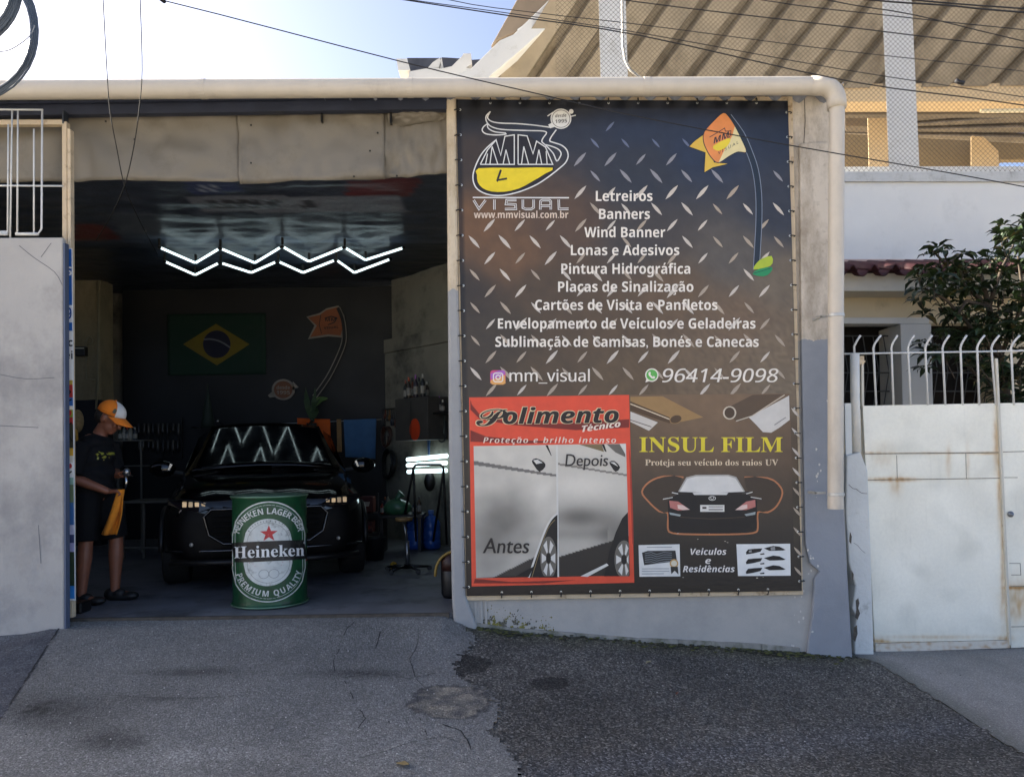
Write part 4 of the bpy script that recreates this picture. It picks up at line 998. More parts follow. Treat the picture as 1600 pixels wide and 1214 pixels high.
for cx, cy, rx, ry in ((857,872,13,34),(975,874,15,30)):
    fill(g, [(min(p[0], 871 if cx < 900 else 983), min(p[1], 900)) for p in ell(cx, cy, rx, ry, 28)], B, nx(), MDK)
    for a in range(0, 360, 60):
        q = [(cx+rx*.85*math.cos(R(a+d))*f, cy+ry*.85*math.sin(R(a+d))*f) for d, f in ((-14,.35),(-16,1),(16,1),(14,.35))]
        q = [(min(p[0], 870 if cx < 900 else 982), min(p[1], 899)) for p in q]
        if len({tuple(map(int, p)) for p in q}) > 3: fill(g, q, B, nx(), LT)
    fill(g, ell(cx, cy, rx*.3, ry*.25, 12), B, nx(), DK)
fill(g, [(907,900),(948,880),(951,883),(918,901)], B, nx(), LT); fill(g, [(744,902.5),(806,900),(835,884),(826,901)], B, nx(), DK)
g.build('car_detail', [ink('#211f1e'), ink('#6a655c'), ink('#d5d2c8'), ink('#7d6d4c')], cpic)
g = MB()
for k in range(2): plane_text(g, 'Antes', 'plain', 754+.7*k, 825+.7*k, 864, 24, B, .009+.0003*k, shear=.16)
g.build('lettering', ink('#2d2927'), pa)
g = MB()
for k in range(2): plane_text(g, 'Depois', 'plain', 883+.5*k, 949+.5*k, 728, 19, B, .009+.0003*k, shear=.12)
g.build('lettering', ink('#3a3532'), pa)
# window film advert
def filmcol(px, py):
    c = lerpc((116,92,66), (94,74,54), (py-620)/110); c = lerpc(c, (58,48,40), (py-720)/90); c = lerpc(c, (26,24,25), (py-800)/60)
    d = math.hypot((px-1113)/1.3, py-660)/150; c = tuple(v*(1.08-.22*min(1.2, d)) for v in c)
    return tuple(v*(1+.06*nz(px/14, py/14, 2)) for v in c)
fa = painted(lambda x, y: B(x, y, .0013), [(984,617),(1234,615),(1242,912),(991,916)], 4, filmcol, 'film_advert', VIN, ad)
g = MB(); lay = [.0016]
fill(g, [(985,620),(1035,619),(1099,652),(1065,659),(985,640)], B, nx(), 0); fill(g, [(985,643),(1028,660),(1014,673),(985,659)], B, nx(), 1); ribbon(g, [(985,656),(1018,667)], 1.2, B, nx(), 3)
fill(g, [(985,627),(1046,652),(1050,660),(1045,661),(985,641)], B, nx(), 2); ribbon(g, [(985,631),(1046,655)], 1.6, B, nx(), 4); fill(g, ell(1056,655,9.5,6.5,18,rot=-.3), B, nx(), 2); ribbon(g, ell(1056,655,9.5,6.5,18,rot=-.3), 1, B, nx(), 0, True)
g.build('film_roll', [ink('#9a7a4e'), ink('#c9c2b6'), ink('#54402c'), ink('#4e443a'), ink('#d8c7a8')], fa)
g = MB(); lay = [.0016]
fill(g, [(1170,652),(1233,618),(1234,656),(1218,668),(1205,676),(1192,675),(1182,664)], B, nx(), 1); fill(g, [(1131,640),(1176,617),(1222,616),(1175,650),(1155,659),(1150,658)], B, nx(), 0); ribbon(g, [(1150,658),(1175,650),(1226,617)], 1.5, B, nx(), 3)
fill(g, ell(1140,645,10.5,10.5,18), B, nx(), 3); fill(g, ell(1140,645,8,8.6,18), B, nx(), 2); ribbon(g, [(1210,664),(1228,652)], 1.6, B, nx(), 4)
g.build('film_roll', [ink('#5b4a38'), ink('#cdc9c0'), ink('#4c3d2d'), ink('#c8bca6'), ink('#8f8c86')], fa)
g = MB(); plane_text(g, 'INSUL FILM', 'serif', 999, 1223, 706, 23.5, B, .0018); g.build('lettering', ink('#dcca36'), fa)
g = MB(); plane_text(g, 'Proteja seu veículo dos raios UV', 'serif', 1008, 1216, 727, 9.5, B, .0018); g.build('lettering', ink('#d8c4a4'), fa)
g = MB(); plane_text(g, 'Veículos', 'italic', 1079, 1135, 866.5, 9.5, B, .0018); g.build('lettering', ink('#dedad4'), fa); g = MB(); plane_text(g, 'e', 'italic', 1102, 1111, 880.5, 9.5, B, .0018); g.build('lettering', ink('#dedad4'), fa); g = MB(); plane_text(g, 'Residências', 'italic', 1067, 1148, 893.5, 9.5, B, .0018); g.build('lettering', ink('#dedad4'), fa)
cf7 = lambda pts: crop(pts, 970, 600, 3.571)
g = MB(); lay = [.0016]
ribbon(g, cf7(smoothline([(350,520),(240,515),(160,545),(118,600),(150,650),(215,710),(262,720),(262,800),(285,830),(400,838),(600,838),(740,830),(765,800),(765,715),(820,715),(870,680),(902,610),(880,560),(820,525),(690,520)])), 2.6, B, nx(), 5)
fill(g, cf7(smoothline([(340,522),(240,518),(165,548),(124,600),(155,648),(215,705),(262,714),(300,640)], 2, True)), B, nx(), 6); fill(g, cf7(smoothline([(690,522),(820,528),(876,562),(896,610),(866,676),(820,708),(768,708),(730,640)], 2, True)), B, nx(), 6)
fill(g, cf7([(318,612),(262,650),(268,800),(290,828),(600,834),(735,826),(758,800),(760,650),(705,612)]), B, nx(), 0)
fill(g, cf7([(315,608),(365,520),(420,506),(600,505),(645,518),(700,610)]), B, nx(), 1); fill(g, cf7([(325,606),(370,528),(425,514),(598,513),(640,526),(690,606)]), B, nx(), 2)
ribbon(g, cf7([(300,604),(500,612),(715,604)]), 2.4, B, nx(), 0); fill(g, cf7([(400,606),(600,606),(590,618),(410,618)]), B, nx(), 2)
for s in ([(270,650),(320,655),(385,700),(320,705),(275,690)], [(750,645),(700,655),(638,702),(700,702),(752,685)]): fill(g, cf7(s), B, nx(), 3); fill(g, cf7([(a*.6+s[2][0]*.4, b*.55+s[2][1]*.45) for a, b in s]), B, nx(), 4)
for s in ([(270,715),(335,728),(330,738),(275,728)], [(752,712),(690,726),(700,736),(750,728)]): fill(g, cf7(s), B, nx(), 7)
ribbon(g, cf7([(330,742),(500,752),(690,742)]), 1.3, B, nx(), 6); ribbon(g, cf7([(285,605),(320,612)]), 1.4, B, nx(), 2); ribbon(g, cf7([(235,642),(290,632)]), 1.2, B, nx(), 2); ribbon(g, cf7([(785,640),(725,630)]), 1.2, B, nx(), 2); ribbon(g, cf7([(735,602),(700,612)]), 1.4, B, nx(), 2)
ribbon(g, cf7(ell(510,637,19,11,14)), .9, B, nx(), 2, True); ribbon(g, cf7(ell(510,634,9,8,10)), .7, B, nx(), 2, True); fill(g, cf7([(443,674),(578,674),(578,712),(443,712)]), B, nx(), 2); ribbon(g, cf7([(455,690),(478,690)]), 3, B, nx(), 6); ribbon(g, cf7([(490,684),(570,684)]), 1, B, nx(), 6); ribbon(g, cf7([(490,700),(570,700)]), 1.4, B, nx(), 6)
g.build('car_picture', [ink('#1c1a1a'), ink('#a8a49a'), ink('#d8d5cc'), ink('#b8736a'), ink('#dcc0b4'), ink('#b5764e'), ink('#42372c'), ink('#9aa2a0')], fa)
g = MB(); lay = [.0016]
fill(g, cf7([(99,898),(328,893),(332,1072),(104,1074)]), B, nx(), 0); fill(g, cf7([(118,940),(150,930),(305,928),(315,1000),(290,990),(130,1010)]), B, nx(), 1)
for k in range(5): ribbon(g, cf7([(135,945+k*12), (170,938+k*13), (200,950+k*12), (240,938+k*13), (285,942+k*11)]), .9, B, nx(), 2)
for a, b, w_ in ((145,285,910), (118,270,1030), (118,270,1044), (118,240,1058)): ribbon(g, cf7([(a,w_),(b,w_-1)]), 1.0, B, nx(), 2)
fill(g, cf7(ell(297,1000,24,24,16)), B, nx(), 4); fill(g, cf7([(278,1018),(318,1018),(322,1062),(300,1040),(282,1060)]), B, nx(), 1); fill(g, cf7(ell(297,1000,17,17,14)), B, nx(), 3)
g.build('leaflet_print', [ink('#d8d8d2'), ink('#2c2e2e'), ink('#80868a'), ink('#d8d0b8'), ink('#c39a5a')], fa)
g = MB(); lay = [.0016]
fill(g, cf7([(645,893),(945,890),(948,1068),(654,1070)]), B, nx(), 0)
for k in range(3):
    y = 920+k*54; fill(g, cf7([(698,y+18),(710,y+2),(745,y-2),(790,y-4),(780,y+14),(740,y+24),(700,y+30)]), B, nx(), 1)
    fill(g, cf7([(798,y-4),(850,y-18),(885,y-14),(920,y+4),(905,y+8),(830,y+10)]), B, nx(), 1); fill(g, cf7([(775,y+26),(800,y+22),(802,y+30),(780,y+32)]), B, nx(), 1)
    if k == 0: fill(g, cf7([(835,y-10),(860,y-14),(862,y+6),(838,y+7)]), B, nx(), 2); fill(g, cf7([(715,y+8),(730,y+5),(730,y+18),(714,y+19)]), B, nx(), 2)
g.build('window_set_print', [ink('#dedfda'), ink('#1b1b1b'), ink('#8e8e8a')], fa)
g = MB()
for k in range(26):
    x, y = random.uniform(1000,1235), random.uniform(825,908); 
    if inside(x, y, cf7([(90,890),(335,890),(335,1075),(90,1075)])) or inside(x, y, cf7([(340,890),(960,885),(960,1075),(340,1075)])): continue
    fill(g, ell(x, y, random.uniform(.5,1.8), random.uniform(.4,.9), 6), B, .0019)
g.build('scuff', ink('#b9b2a4'), fa)

# ---------------------------------------------------------------- tube lights
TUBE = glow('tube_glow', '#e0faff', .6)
rows = [[(398,338),(540,402),(555,402),(638,343),(662,343),(790,402),(800,402),(893,340),(922,332),(1012,395),(1028,397),(1155,338),(1180,340),(1250,390),(1262,390),(1415,340)],
        [(420,397),(538,452),(555,452),(632,403),(668,403),(775,443),(785,443),(870,400),(908,395),(992,443),(1000,443),(1120,392),(1145,390),(1205,443),(1215,443),(1360,387)]]
for ri, row in enumerate(rows):
    row = list(row)
    for i in range(1, len(row)-1, 2):
        (a0, b0), (a1, b1) = row[i], row[i+1]; row[i] = (a0+(a1-a0)*.38, b0+(b1-b0)*.38); row[i+1] = (a1-(a1-a0)*.38, b1-(b1-b0)*.38)
    pts = [PZ(100+x/2.667, 260+y/2.667, 3.50) for x, y in row]
    t = thing('zigzag_light', ['front zigzag row of glowing white tubes under the garage ceiling', 'rear zigzag row of glowing white tubes, lower in view under the ceiling'][ri], 'light', tuple(sum(pts, Vector())/len(pts)), 'zigzag tube lights on the garage ceiling')
    for i in range(0, len(pts), 2):
        a, b = pts[i], pts[i+1]; d = (b-a).normalized()
        g = MB(); g.tube([a+d*.012, b-d*.012], .013, 10); g.build('tube', TUBE, t, smooth=True)
        g = MB(); g.tube([a-d*.01, a+d*.012], .016, 8); g.tube([b-d*.012, b+d*.01], .016, 8)
        if i+2 < len(pts): g.tube([b, pts[i+2]], .009, 6)
        g.box(tuple(a+Vector((-.012,-.012,.02))), tuple(a+Vector((.012,.012,CEIL-3.5-.02)))); g.build('end_cap', BLACK_PLASTIC, t)
t = thing('reflection_bars', 'three short glowing bars added in place of a reflection by the right wall', 'light', tuple(RW(668,740,.2)))  # emissive bars stand in for a bright reflection here, not fitted lamps
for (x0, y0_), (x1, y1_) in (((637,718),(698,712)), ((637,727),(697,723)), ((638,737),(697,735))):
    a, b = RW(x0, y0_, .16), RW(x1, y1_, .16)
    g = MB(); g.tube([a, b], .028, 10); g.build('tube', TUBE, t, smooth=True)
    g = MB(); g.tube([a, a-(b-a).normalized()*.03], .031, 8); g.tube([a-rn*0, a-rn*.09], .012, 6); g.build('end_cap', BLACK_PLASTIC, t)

# ---------------------------------------------------------------- back wall: flag and cut-out emblems
Wb = pl(11.085)
fl = thing('national_flag', 'green flag with yellow diamond and dark blue disc on black back wall', 'flag', tuple(Wb(338,587)))
def clothgrid(name, pts, Bf, m, par, amp, seed, thick=.004, nu=24, nv=18):
    (x0,y0),(x1,y1),(x2,y2),(x3,y3) = pts; g = MB()
    def fn(u, v):
        p = Bf((x0*(1-u)+x1*u)*(1-v)+(x3*(1-u)+x2*u)*v, (y0*(1-u)+y1*u)*(1-v)+(y3*(1-u)+y2*u)*v)
        p.y += amp*math.sin(u*9+seed+1.5*nz(u*2, v*2, seed))*(.3+.7*v); return p
    g.grid(fn, nu, nv); return g.build(name, m, par, smooth=True, solid=thick)
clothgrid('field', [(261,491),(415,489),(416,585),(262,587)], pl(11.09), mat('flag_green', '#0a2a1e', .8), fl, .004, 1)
def art(name, par, items, mats_, Bf, off0=.012):
    g = MB(); o = off0
    for k, pts, mi, w in items:
        o += .0025
        if k == 'f': fill(g, pts, Bf, o, mi)
        else: ribbon(g, pts, w, Bf, o, mi, k == 'c')
    return g.build(name, mats_, par)
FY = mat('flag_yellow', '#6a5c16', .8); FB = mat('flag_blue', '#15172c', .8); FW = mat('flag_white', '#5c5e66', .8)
art('rhombus', fl, [('f', [(286,538),(337.5,506),(390,538),(339,571)], 0, 0)], [FY], Wb)
art('disc', fl, [('f', ell(338.7,538,21.5,21.5,36), 0, 0), ('r', smoothline([(318.5,530.5),(330,530),(345,534),(359.5,543)]), 1, 2.6)], [FB, FW], Wb, .018)
c5 = lambda pts: crop(pts, 230, 460, 4.0)
em = thing('wall_emblem', 'orange feather flag cut-out with curved pole and leaf on the black back wall', 'emblem', tuple(Wb(510,640)))
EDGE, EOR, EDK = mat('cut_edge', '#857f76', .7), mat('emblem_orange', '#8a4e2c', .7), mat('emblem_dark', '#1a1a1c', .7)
flagp = [(1005,145),(1080,128),(1120,98),(1190,80),(1215,130),(1225,200),(1208,258),(1130,250),(1018,268),(1060,195)]
polep = smoothline([(1190,84),(1218,150),(1230,230),(1228,300),(1195,390),(1130,520),(1045,640)])
g = MB(); g.prism([Wb(x, y, .02) for x, y in c5([(995,140),(1075,118),(1120,88),(1195,70),(1230,130),(1240,200),(1215,270),(1130,262),(1005,280),(1045,195)])][::-1], (0, .015, 0)); ribbon(g, c5(polep), 8, Wb, .02); g.build('backing', EDGE, em)
art('flag_face', em, [('f', c5(flagp), 0, 0), ('r', c5([(1085,128),(1075,190),(1090,245)]), 1, 1), ('r', c5([(1110,150),(1150,138),(1185,148),(1170,175),(1130,190)]), 1, 1.6)], [EOR, EDK], Wb, .021)
art('pole_face', em, [('r', c5(polep), 0, 5)], [EDK], Wb, .024)
g = MB(); plane_text(g, 'MM', 'bold', 508, 525, 502, 5, Wb, .03); plane_text(g, 'VISUAL', 'bold', 506, 529, 514.5, 3.6, Wb, .03, slope=-.08); g.build('lettering', EDK, em)
g = MB(); g.prism([Wb(x, y, .03) for x, y in c5(smoothline([(1035,662),(1075,640),(1130,648),(1090,672),(1050,700)], 3, True))][::-1], (0, .01, 0)); g.build('leaf', mat('emblem_leaf', '#4f6d34', .7), em)
bd = thing('round_emblem', 'small round brown badge with pale edge below the feather flag cut-out', 'emblem', tuple(Wb(442,625)))
g = MB(); g.prism([Wb(x, y, .02) for x, y in c5(ell(850,595,72,66,28))][::-1], (0, .015, 0)); g.prism([Wb(x, y, .02) for x, y in c5([(755,630),(790,600),(800,640),(765,645)])][::-1], (0, .015, 0)); g.prism([Wb(x, y, .02) for x, y in c5([(910,545),(945,580),(905,600)])][::-1], (0, .015, 0)); g.build('backing', EDGE, bd)
art('badge_face', bd, [('f', c5(ell(850,595,58,54,28)), 0, 0)], [mat('badge_brown', '#6e4630', .7)], Wb, .021)
g = MB(); plane_text(g, 'desde', 'bold', 432, 453, 608, 5, Wb, .027); plane_text(g, '1995', 'bold', 432, 453, 616, 5.5, Wb, .027); g.build('lettering', EDGE, bd)

# ---------------------------------------------------------------- cloths and small workshop things
Wc = pl(10.8)
g = MB(); g.tube([Wc(300,668), Wc(600,655)], .008, 6); g.tube([Wc(300,668), Wc(300,668)+Vector((0,.32,0))], .008, 6); g.tube([Wc(600,655), Wc(600,655)+Vector((0,.32,0))], .008, 6)
tag(g.build('hanging_rail', STEEL, smooth=True), 'thin metal rail holding cloths along the black back wall', 'rail')
o = clothgrid('cleaning_cloth', [(464,653),(516,655),(518,712),(468,722)], pl(10.78), mat('orange_cloth', '#c9581c', .95, bmp=.3, bscale=90), None, .02, 2); tag(o, 'bright orange cleaning cloth hanging behind the black car', 'cloth')
o = clothgrid('towel', [(537,656),(588,654),(586,717),(540,714)], pl(10.78), mat('blue_towel', '#3f6288', .95, bmp=.3, bscale=90), None, .025, 5); tag(o, 'faded blue towel hanging on the rail right of the orange cloth', 'towel')
o = clothgrid('strap', [(526,655),(533,655),(534,706),(527,706)], pl(10.77), mat('tan_strap', '#8a6a44', .9), None, .008, 4, nu=4); tag(o, 'narrow tan strap hanging between orange cloth and blue towel', 'strap')
GREEN_D = mat('dark_leaf', '#2a3f22', .6, var=.3, scale=6)
pp = thing('potted_plant', 'dark green leafy plant in a pot in front of the black back wall', 'plant', tuple(P(487,668,10.7)))
g = MB(); random.seed(3)
for k in range(9):
    a = P(487, 662, 10.7); tip = P(random.uniform(464,508), random.uniform(604,640), 10.6+.2*random.random()); m = (a+tip)/2+Vector((random.uniform(-.05,.05), -.05, .05)); d = (tip-a).normalized(); w = Vector((d.z, 0, -d.x))*.035
    g.add([a, m+w, tip, m-w], [(0,1,2,3)]); g.add([a+Vector((0,.01,0)), m+w+Vector((0,.01,0)), tip+Vector((0,.01,0)), m-w+Vector((0,.01,0))], [(3,2,1,0)])
g.build('foliage', GREEN_D, pp)
g = MB(); g.lathe([(.05,-.16),(.075,0),(.07,0),(.05,-.1)], P(487,661,10.7), 14); g.build('pot', BLACK_PLASTIC, pp)
g = MB(); p = P(325,668,10.7); g.lathe([(.10,0),(.085,.1),(.05,.32),(.02,.48),(.012,.50),(.012,.6),(.004,.61)], p, 12)
tag(g.build('folded_umbrella', mat('umbrella_green', '#16241c', .7), smooth=True), 'slim dark pointed umbrella-like bundle standing under the green flag', 'umbrella')
def bottle(px, py, Y, h, r, col, cap, label, group=None, P_=None):
    p = P(px, py, Y) if P_ is None else P_; t = thing('bottle', label, 'bottle', tuple(p), group)
    g = MB(); g.lathe([(r*.9,0),(r,.01),(r,h*.62),(r*.8,h*.72),(r*.36,h*.8),(r*.34,h*.86)], p, 12); g.build('body', mat('bottle_'+col[1:], col, .35), t, smooth=True)
    g = MB(); g.lathe([(r*.42,h*.86),(r*.42,h),(r*.3,h*1.0)], p, 10); g.box((p.x-r*.25, p.y-r*1.1, p.z+h*.95), (p.x+r*.25, p.y+r*.4, p.z+h*1.05)); g.build('cap', mat('cap_'+cap[1:], cap, .4), t)
    g = MB(); g.lathe([(r*1.02,h*.15),(r*1.03,h*.16),(r*1.03,h*.5),(r*1.02,h*.51)], p, 12); g.build('wrapper', mat('wrap_'+col[1:]+cap[1:], '#8d8a80', .5, var=.3, scale=30), t)
SH = mat('shelf_metal', '#77736a', .5, .4)
sr = thing('shelf_rack', 'narrow dark metal shelf rack behind the standing man', 'shelf', tuple(P(195,860,9.6)))
for y in (688, 728):
    g = MB(); a, b = P(165,y,9.6), P(224,y,9.6); g.box((a.x, 9.6, a.z-.012), (b.x, 9.85, a.z)); g.build('shelf', SH, sr)
for x in (169, 184, 220):
    g = MB(); a = P(x, 686, 9.62); g.box((a.x-.008, 9.62, .015), (a.x+.008, 9.64, a.z-.02)); g.build('upright', SH, sr)
for i, (x, c, k) in enumerate(((188,'#2b3020','#a08a2a'),(194,'#6b6a62','#2a2a2a'),(199,'#3a3a36','#8a2a22'),(204,'#7d7a6c','#1f1f1f'),(211,'#2a2d33','#8d8a80'))):
    bottle(x, 688, 9.68, .16+.03*(i % 2), .026, c, k, 'small detailing bottle on the top shelf behind the man', 'bottles on the shelf behind the man')
pegs = thing('tool_board', 'dark pegboard crowded with black tools on back wall left of car', 'board', tuple(P(248,712,10.9)))
g = MB(); g.prism([P(x, y, 11.05) for x, y in rect(212,652,284,716)][::-1], (0, .03, 0)); g.build('board', mat('peg_black', '#101012', .6), pegs)
random.seed(11)
for r in range(2):
    for c in range(9):
        x, y = 217+c*7.6+random.uniform(-1,1), 668+r*26; p = P(x, y, 11.0); h = random.uniform(.10,.2)
        g = MB(); g.lathe([(.012,.06),(.02,.05),(.024,-h*.4),(.02,-h*.6),(.008,-h*.62),(.006,-h)], p, 8); g.build('tool', mat('tool_%d' % ((r+c) % 3), ['#2a2a2c','#3a3632','#46433f'][(r+c) % 3], .4, .3), pegs, smooth=True)
wt = thing('work_table', 'bare metal frame work table standing left of the black car', 'table', tuple(P(224,858,9.0)))
zt = P(224, 783, 9.0).z
g = MB(); a, b = P(188,783,9.0), P(272,783,9.0); g.box((a.x, 8.95, zt-.02), (b.x, 9.6, zt)); g.build('table_top', SH, wt, bevel=.004)
for x, y in ((192,9.0),(224,9.0),(266,9.0),(192,9.5),(266,9.5)):
    g = MB(); a = P(x, 784, y); g.box((a.x-.014, y, .015), (a.x+.014, y+.028, zt-.02)); g.build('leg', SH, wt)
g = MB(); a, b = P(188,856,9.0), P(266,856,9.0); g.tube([a, b], .012, 6); g.build('stretcher', SH, wt)
mb_ = thing('meter_box', 'small black electric box with cable loop on the beige pier', 'box', tuple(P(123,556,10.36)))
g = MB(); g.prism([P(x, y, 10.30) for x, y in rect(116,541,132,556)][::-1], (0, .09, 0)); g.build('box', BLACK_PLASTIC, mb_, bevel=.008)
g = MB(); g.prism([P(x, y, 10.295) for x, y in rect(117,543,131,545)][::-1], (0, .01, 0)); g.build('label_strip', ink('#a9a698'), mb_)
g = MB(); g.tube([P(x, y, 10.37) for x, y in smoothline([(133,548),(134,535),(139,526),(145,532),(143,538),(136,538)])], .012, 6); g.build('cable_loop', mat('conduit', '#7d765f', .7), mb_)
g = MB(); g.tube([P(x, y, 10.37) for x, y in [(135,540),(135,592),(149,594)]], .010, 6); g.tube([P(x, y, 10.36) for x, y in [(152,440),(154,520),(153,600),(150,640)]], .014, 6)
tag(g.build('conduit', mat('conduit', '#7d765f', .7), smooth=True), 'thin grey conduits running down the beige pier edge', 'conduit')
# right-hand side
cb = thing('wall_cabinet', 'grey metal cabinet with an orange oval sticker on the right wall', 'cabinet', tuple(RW(640,690,.3)))
def rwbox(x0, y0_, x1, y1_, o0, o1, m, name, par, bev=.006):
    a, b = RW(x0, y0_, o1), RW(x1, y0_, o1); zt_, zb_ = RW(x0, y0_, o1).z, RW(x0, y1_, o1).z
    q = [a, b, b-rn*(o1-o0), a-rn*(o1-o0)]
    g = MB(); g.prism([Vector((p.x, p.y, zb_)) for p in q], (0, 0, zt_-zb_)); return g.build(name, m, par, bevel=bev)
GREYCAB = mat('cabinet_grey', '#4c4a46', .5, .2, var=.15)
cab = rwbox(617, 624, 668, 689, .09, .42, GREYCAB, 'case', cb)
Rf = lambda x, y, off=0: RW(x, y, .425+off)
g = MB(); g.prism([Rf(x, y) for x, y in ell(648,671,8,17,24)][::-1], tuple(-rn*.004)); g.build('oval_sticker', mat('orange_sticker', '#c23f1c', .5), cb)
g = MB(); ribbon(g, [(642,626),(642,688)], 1, Rf, .001); g.build('door_gap', BLACK_PLASTIC, cb)
sh = thing('wall_shelf', 'dark bracket shelf of small bottles at right wall beside the doorway', 'shelf', tuple(RW(682,646,.3)))
rwbox(664, 645, 700, 648, .09, .34, BLACK_PLASTIC, 'board', sh, .002)
for x in (668, 694): g = MB(); a = RW(x, 648, .32); b = RW(x, 690, .1); g.tube([a, b], .012, 6); g.build('bracket', BLACK_PLASTIC, sh)
random.seed(5)
cols = [('#1d1c1c','#8a3a22'),('#3a3026','#c2552a'),('#6a3a26','#1c1c1c'),('#2a2430','#8a4a9a'),('#7a7468','#222222'),('#202428','#b0aca0'),('#39312a','#d9d4c4')]
for i, x in enumerate((634,639,645,650,655,661,667)):
    o = .25+.12*(i % 2); a = RW(x, 624, o); z = RW(617, 624, .42).z
    bottle(0, 0, 0, .19+.09*random.random(), .032, *cols[i], 'dark detailing bottle standing on top of the grey cabinet', 'bottles on the grey cabinet', Vector((a.x, a.y, z)))
for i, x in enumerate((671,677,682,687,692)):
    a = RW(x, 645, .22); z = RW(664, 645, .34).z
    bottle(0, 0, 0, .14+.06*random.random(), .027, *cols[(i*3+1) % 7], 'small bottle on the bracket shelf beside the doorway', 'bottles on the bracket shelf', Vector((a.x, a.y, z)))
random.seed(8)
def hose(name, label, px, py, r, n, off, col, rad=.012):
    c = RW(px, py, off); pts = []
    for k in range(n*20+1):
        a = 2*math.pi*k/20; rr = r*(1+.08*math.sin(k*.7))
        pts.append(c+rd*(rr*.8*math.cos(a))+Vector((0,0,rr*math.sin(a)*1.3-.02*math.sin(k*.31)))+rn*(.018*k/20))
    g = MB(); g.tube(pts, rad, 6); return tag(g.build(name, mat('hose_'+col[1:], col, .45), smooth=True), label, 'hose')
hose('coiled_hose', 'black hose coiled on the dark wall below the blue towel', 610, 725, .16, 4, .12, '#101011')
hose('coiled_hose', 'brown and black hose coiled above the black one left of the cabinet', 606, 682, .12, 3, .12, '#3a2116')
hose('coiled_hose', 'thin black hose hanging from the bracket shelf by the doorway', 684, 668, .11, 3, .14, '#141416')
bl = thing('hand_blower', 'blue handled tool hanging above the glowing reflection bars', 'tool', tuple(RW(670,708,.15)))
g = MB(); g.tube([RW(669,655,.2), RW(670,690,.2), RW(670,710,.18)], [.018,.022,.012], 8); g.build('handle', mat('tool_blue', '#23456e', .5), bl, smooth=True)
g = MB(); g.blob(RW(669,652,.2), (.03,.03,.05), 10, 6); g.build('head', STEEL, bl)
g = MB(); g.blob(RW(671,752,.13), (.07,.05,.13), 14, 10, mat=None); tag(g.build('hanging_pad', BLACK_PLASTIC, smooth=True), 'black oval pad hanging under the reflection bars', 'pad')
for i, x in enumerate((649, 674)):
    p = P(x, 842, 9.5); p.z = .015
    t = thing('water_jug', ['left of two blue plastic water jugs on the garage floor', 'right of two blue plastic water jugs on the garage floor'][i], 'jug', tuple(p), 'blue water jugs')
    g = MB(); g.lathe([(.09,0),(.115,.02),(.115,.10),(.108,.11),(.115,.12),(.115,.22),(.108,.23),(.115,.24),(.112,.32),(.07,.39),(.032,.41),(.03,.44)], p, 20); g.build('body', mat('jug_blue', '#2f5aa8', .25, var=.08), t, smooth=True)
    g = MB(); g.lathe([(.036,.43),(.036,.47),(.03,.475)], p, 12); g.build('cap', ink('#5a7fc0'), t)
g = MB(); p = P(621,801,9.3)
g.blob(p+Vector((0,0,.06)), (.17,.12,.11), 16, 10); g.tube([p+Vector((0,0,.14)), p+Vector((.01,0,.2)), p+Vector((.05,0,.24))], [.05,.03,.05], 8)
for v in g.v: v += Vector((.02*nz(v.x*14, v.z*14, 1), 0, .02*nz(v.x*14, v.z*14, 5)))
tag(g.build('plastic_bag', mat('green_bag', '#3f6b4c', .35, var=.2), smooth=True), 'knotted green plastic bag on the black bench', 'bag')
bn = thing('low_bench', 'low black bench below the green bag at right wall', 'bench', tuple(P(640,850,9.3)))
zb = P(621, 803, 9.3).z
g = MB(); a, b = P(592,803,9.15), P(660,803,9.15); g.box((a.x, 9.15, zb-.04), (b.x, 9.6, zb)); g.build('bench_top', BLACK_PLASTIC, bn, bevel=.005)
for x in (596, 655): g = MB(); a = P(x, 803, 9.2); g.box((a.x-.02, 9.2, .015), (a.x+.02, 9.5, zb-.04)); g.build('leg', BLACK_PLASTIC, bn)
for i, (x0, y0_, x1, y1_) in enumerate(((561,776,583,801),(563,814,582,833))):
    t = thing('tool_case', ['upper small dark red tool case beside the parked car', 'lower small dark red tool case beside the parked car'][i], 'case', tuple(P(572,y1_,9.6)))
    g = MB(); g.prism([P(x, y, 9.6) for x, y in rect(x0, y0_, x1, y1_)][::-1], (0, .2, 0)); g.build('shell', mat('case_red', '#4a160f', .5), t, bevel=.015)
    g = MB(); g.prism([P(x, y, 9.593) for x, y in ([(566,784),(578,784),(576,791),(568,791)], ell(572,824,7,4,14))[i]][::-1], (0, .01, 0)); g.build('badge', ink(['#a39a90','#8a2a1c'][i]), t)
t = thing('tool_shelving', 'black shelving holding the small red tool cases beside the car', 'shelf', tuple(P(572,850,9.6)))
for y in (802, 834): g = MB(); g.prism([P(x, yy, 9.55) for x, yy in rect(556, y, 592, y+3)][::-1], (0, .3, 0)); g.build('shelf', BLACK_PLASTIC, t)
for x in (556, 590): g = MB(); a = P(x, 770, 9.56); g.box((a.x-.01, 9.56, .015), (a.x+.01, 9.59, a.z)); g.build('upright', BLACK_PLASTIC, t)
fr_ = thing('tube_stand', 'black bent tube stand in front of the glowing reflection bars', 'stand', tuple(P(655,842,8.3)))
for l in ([(633,803),(646,731),(649,727),(653,726),(688,726),(692,729),(693,734),(677,846)], [(646,731),(650,845)], [(693,734),(698,850)]):
    g = MB(); g.tube([P(x, y, 8.3+(.25 if l[0] == (646,731) or l[0] == (693,734) else 0)*k/max(1,len(l)-1)) for k, (x, y) in enumerate(l)], .013, 8); g.build('bent_tube', BLACK_PLASTIC, fr_, smooth=True)
stl = thing('work_stool', 'wheeled work stool with round yellowish seat right of the barrel', 'stool', tuple(P(636,905,7.6)))
p = P(631, 808, 7.6)
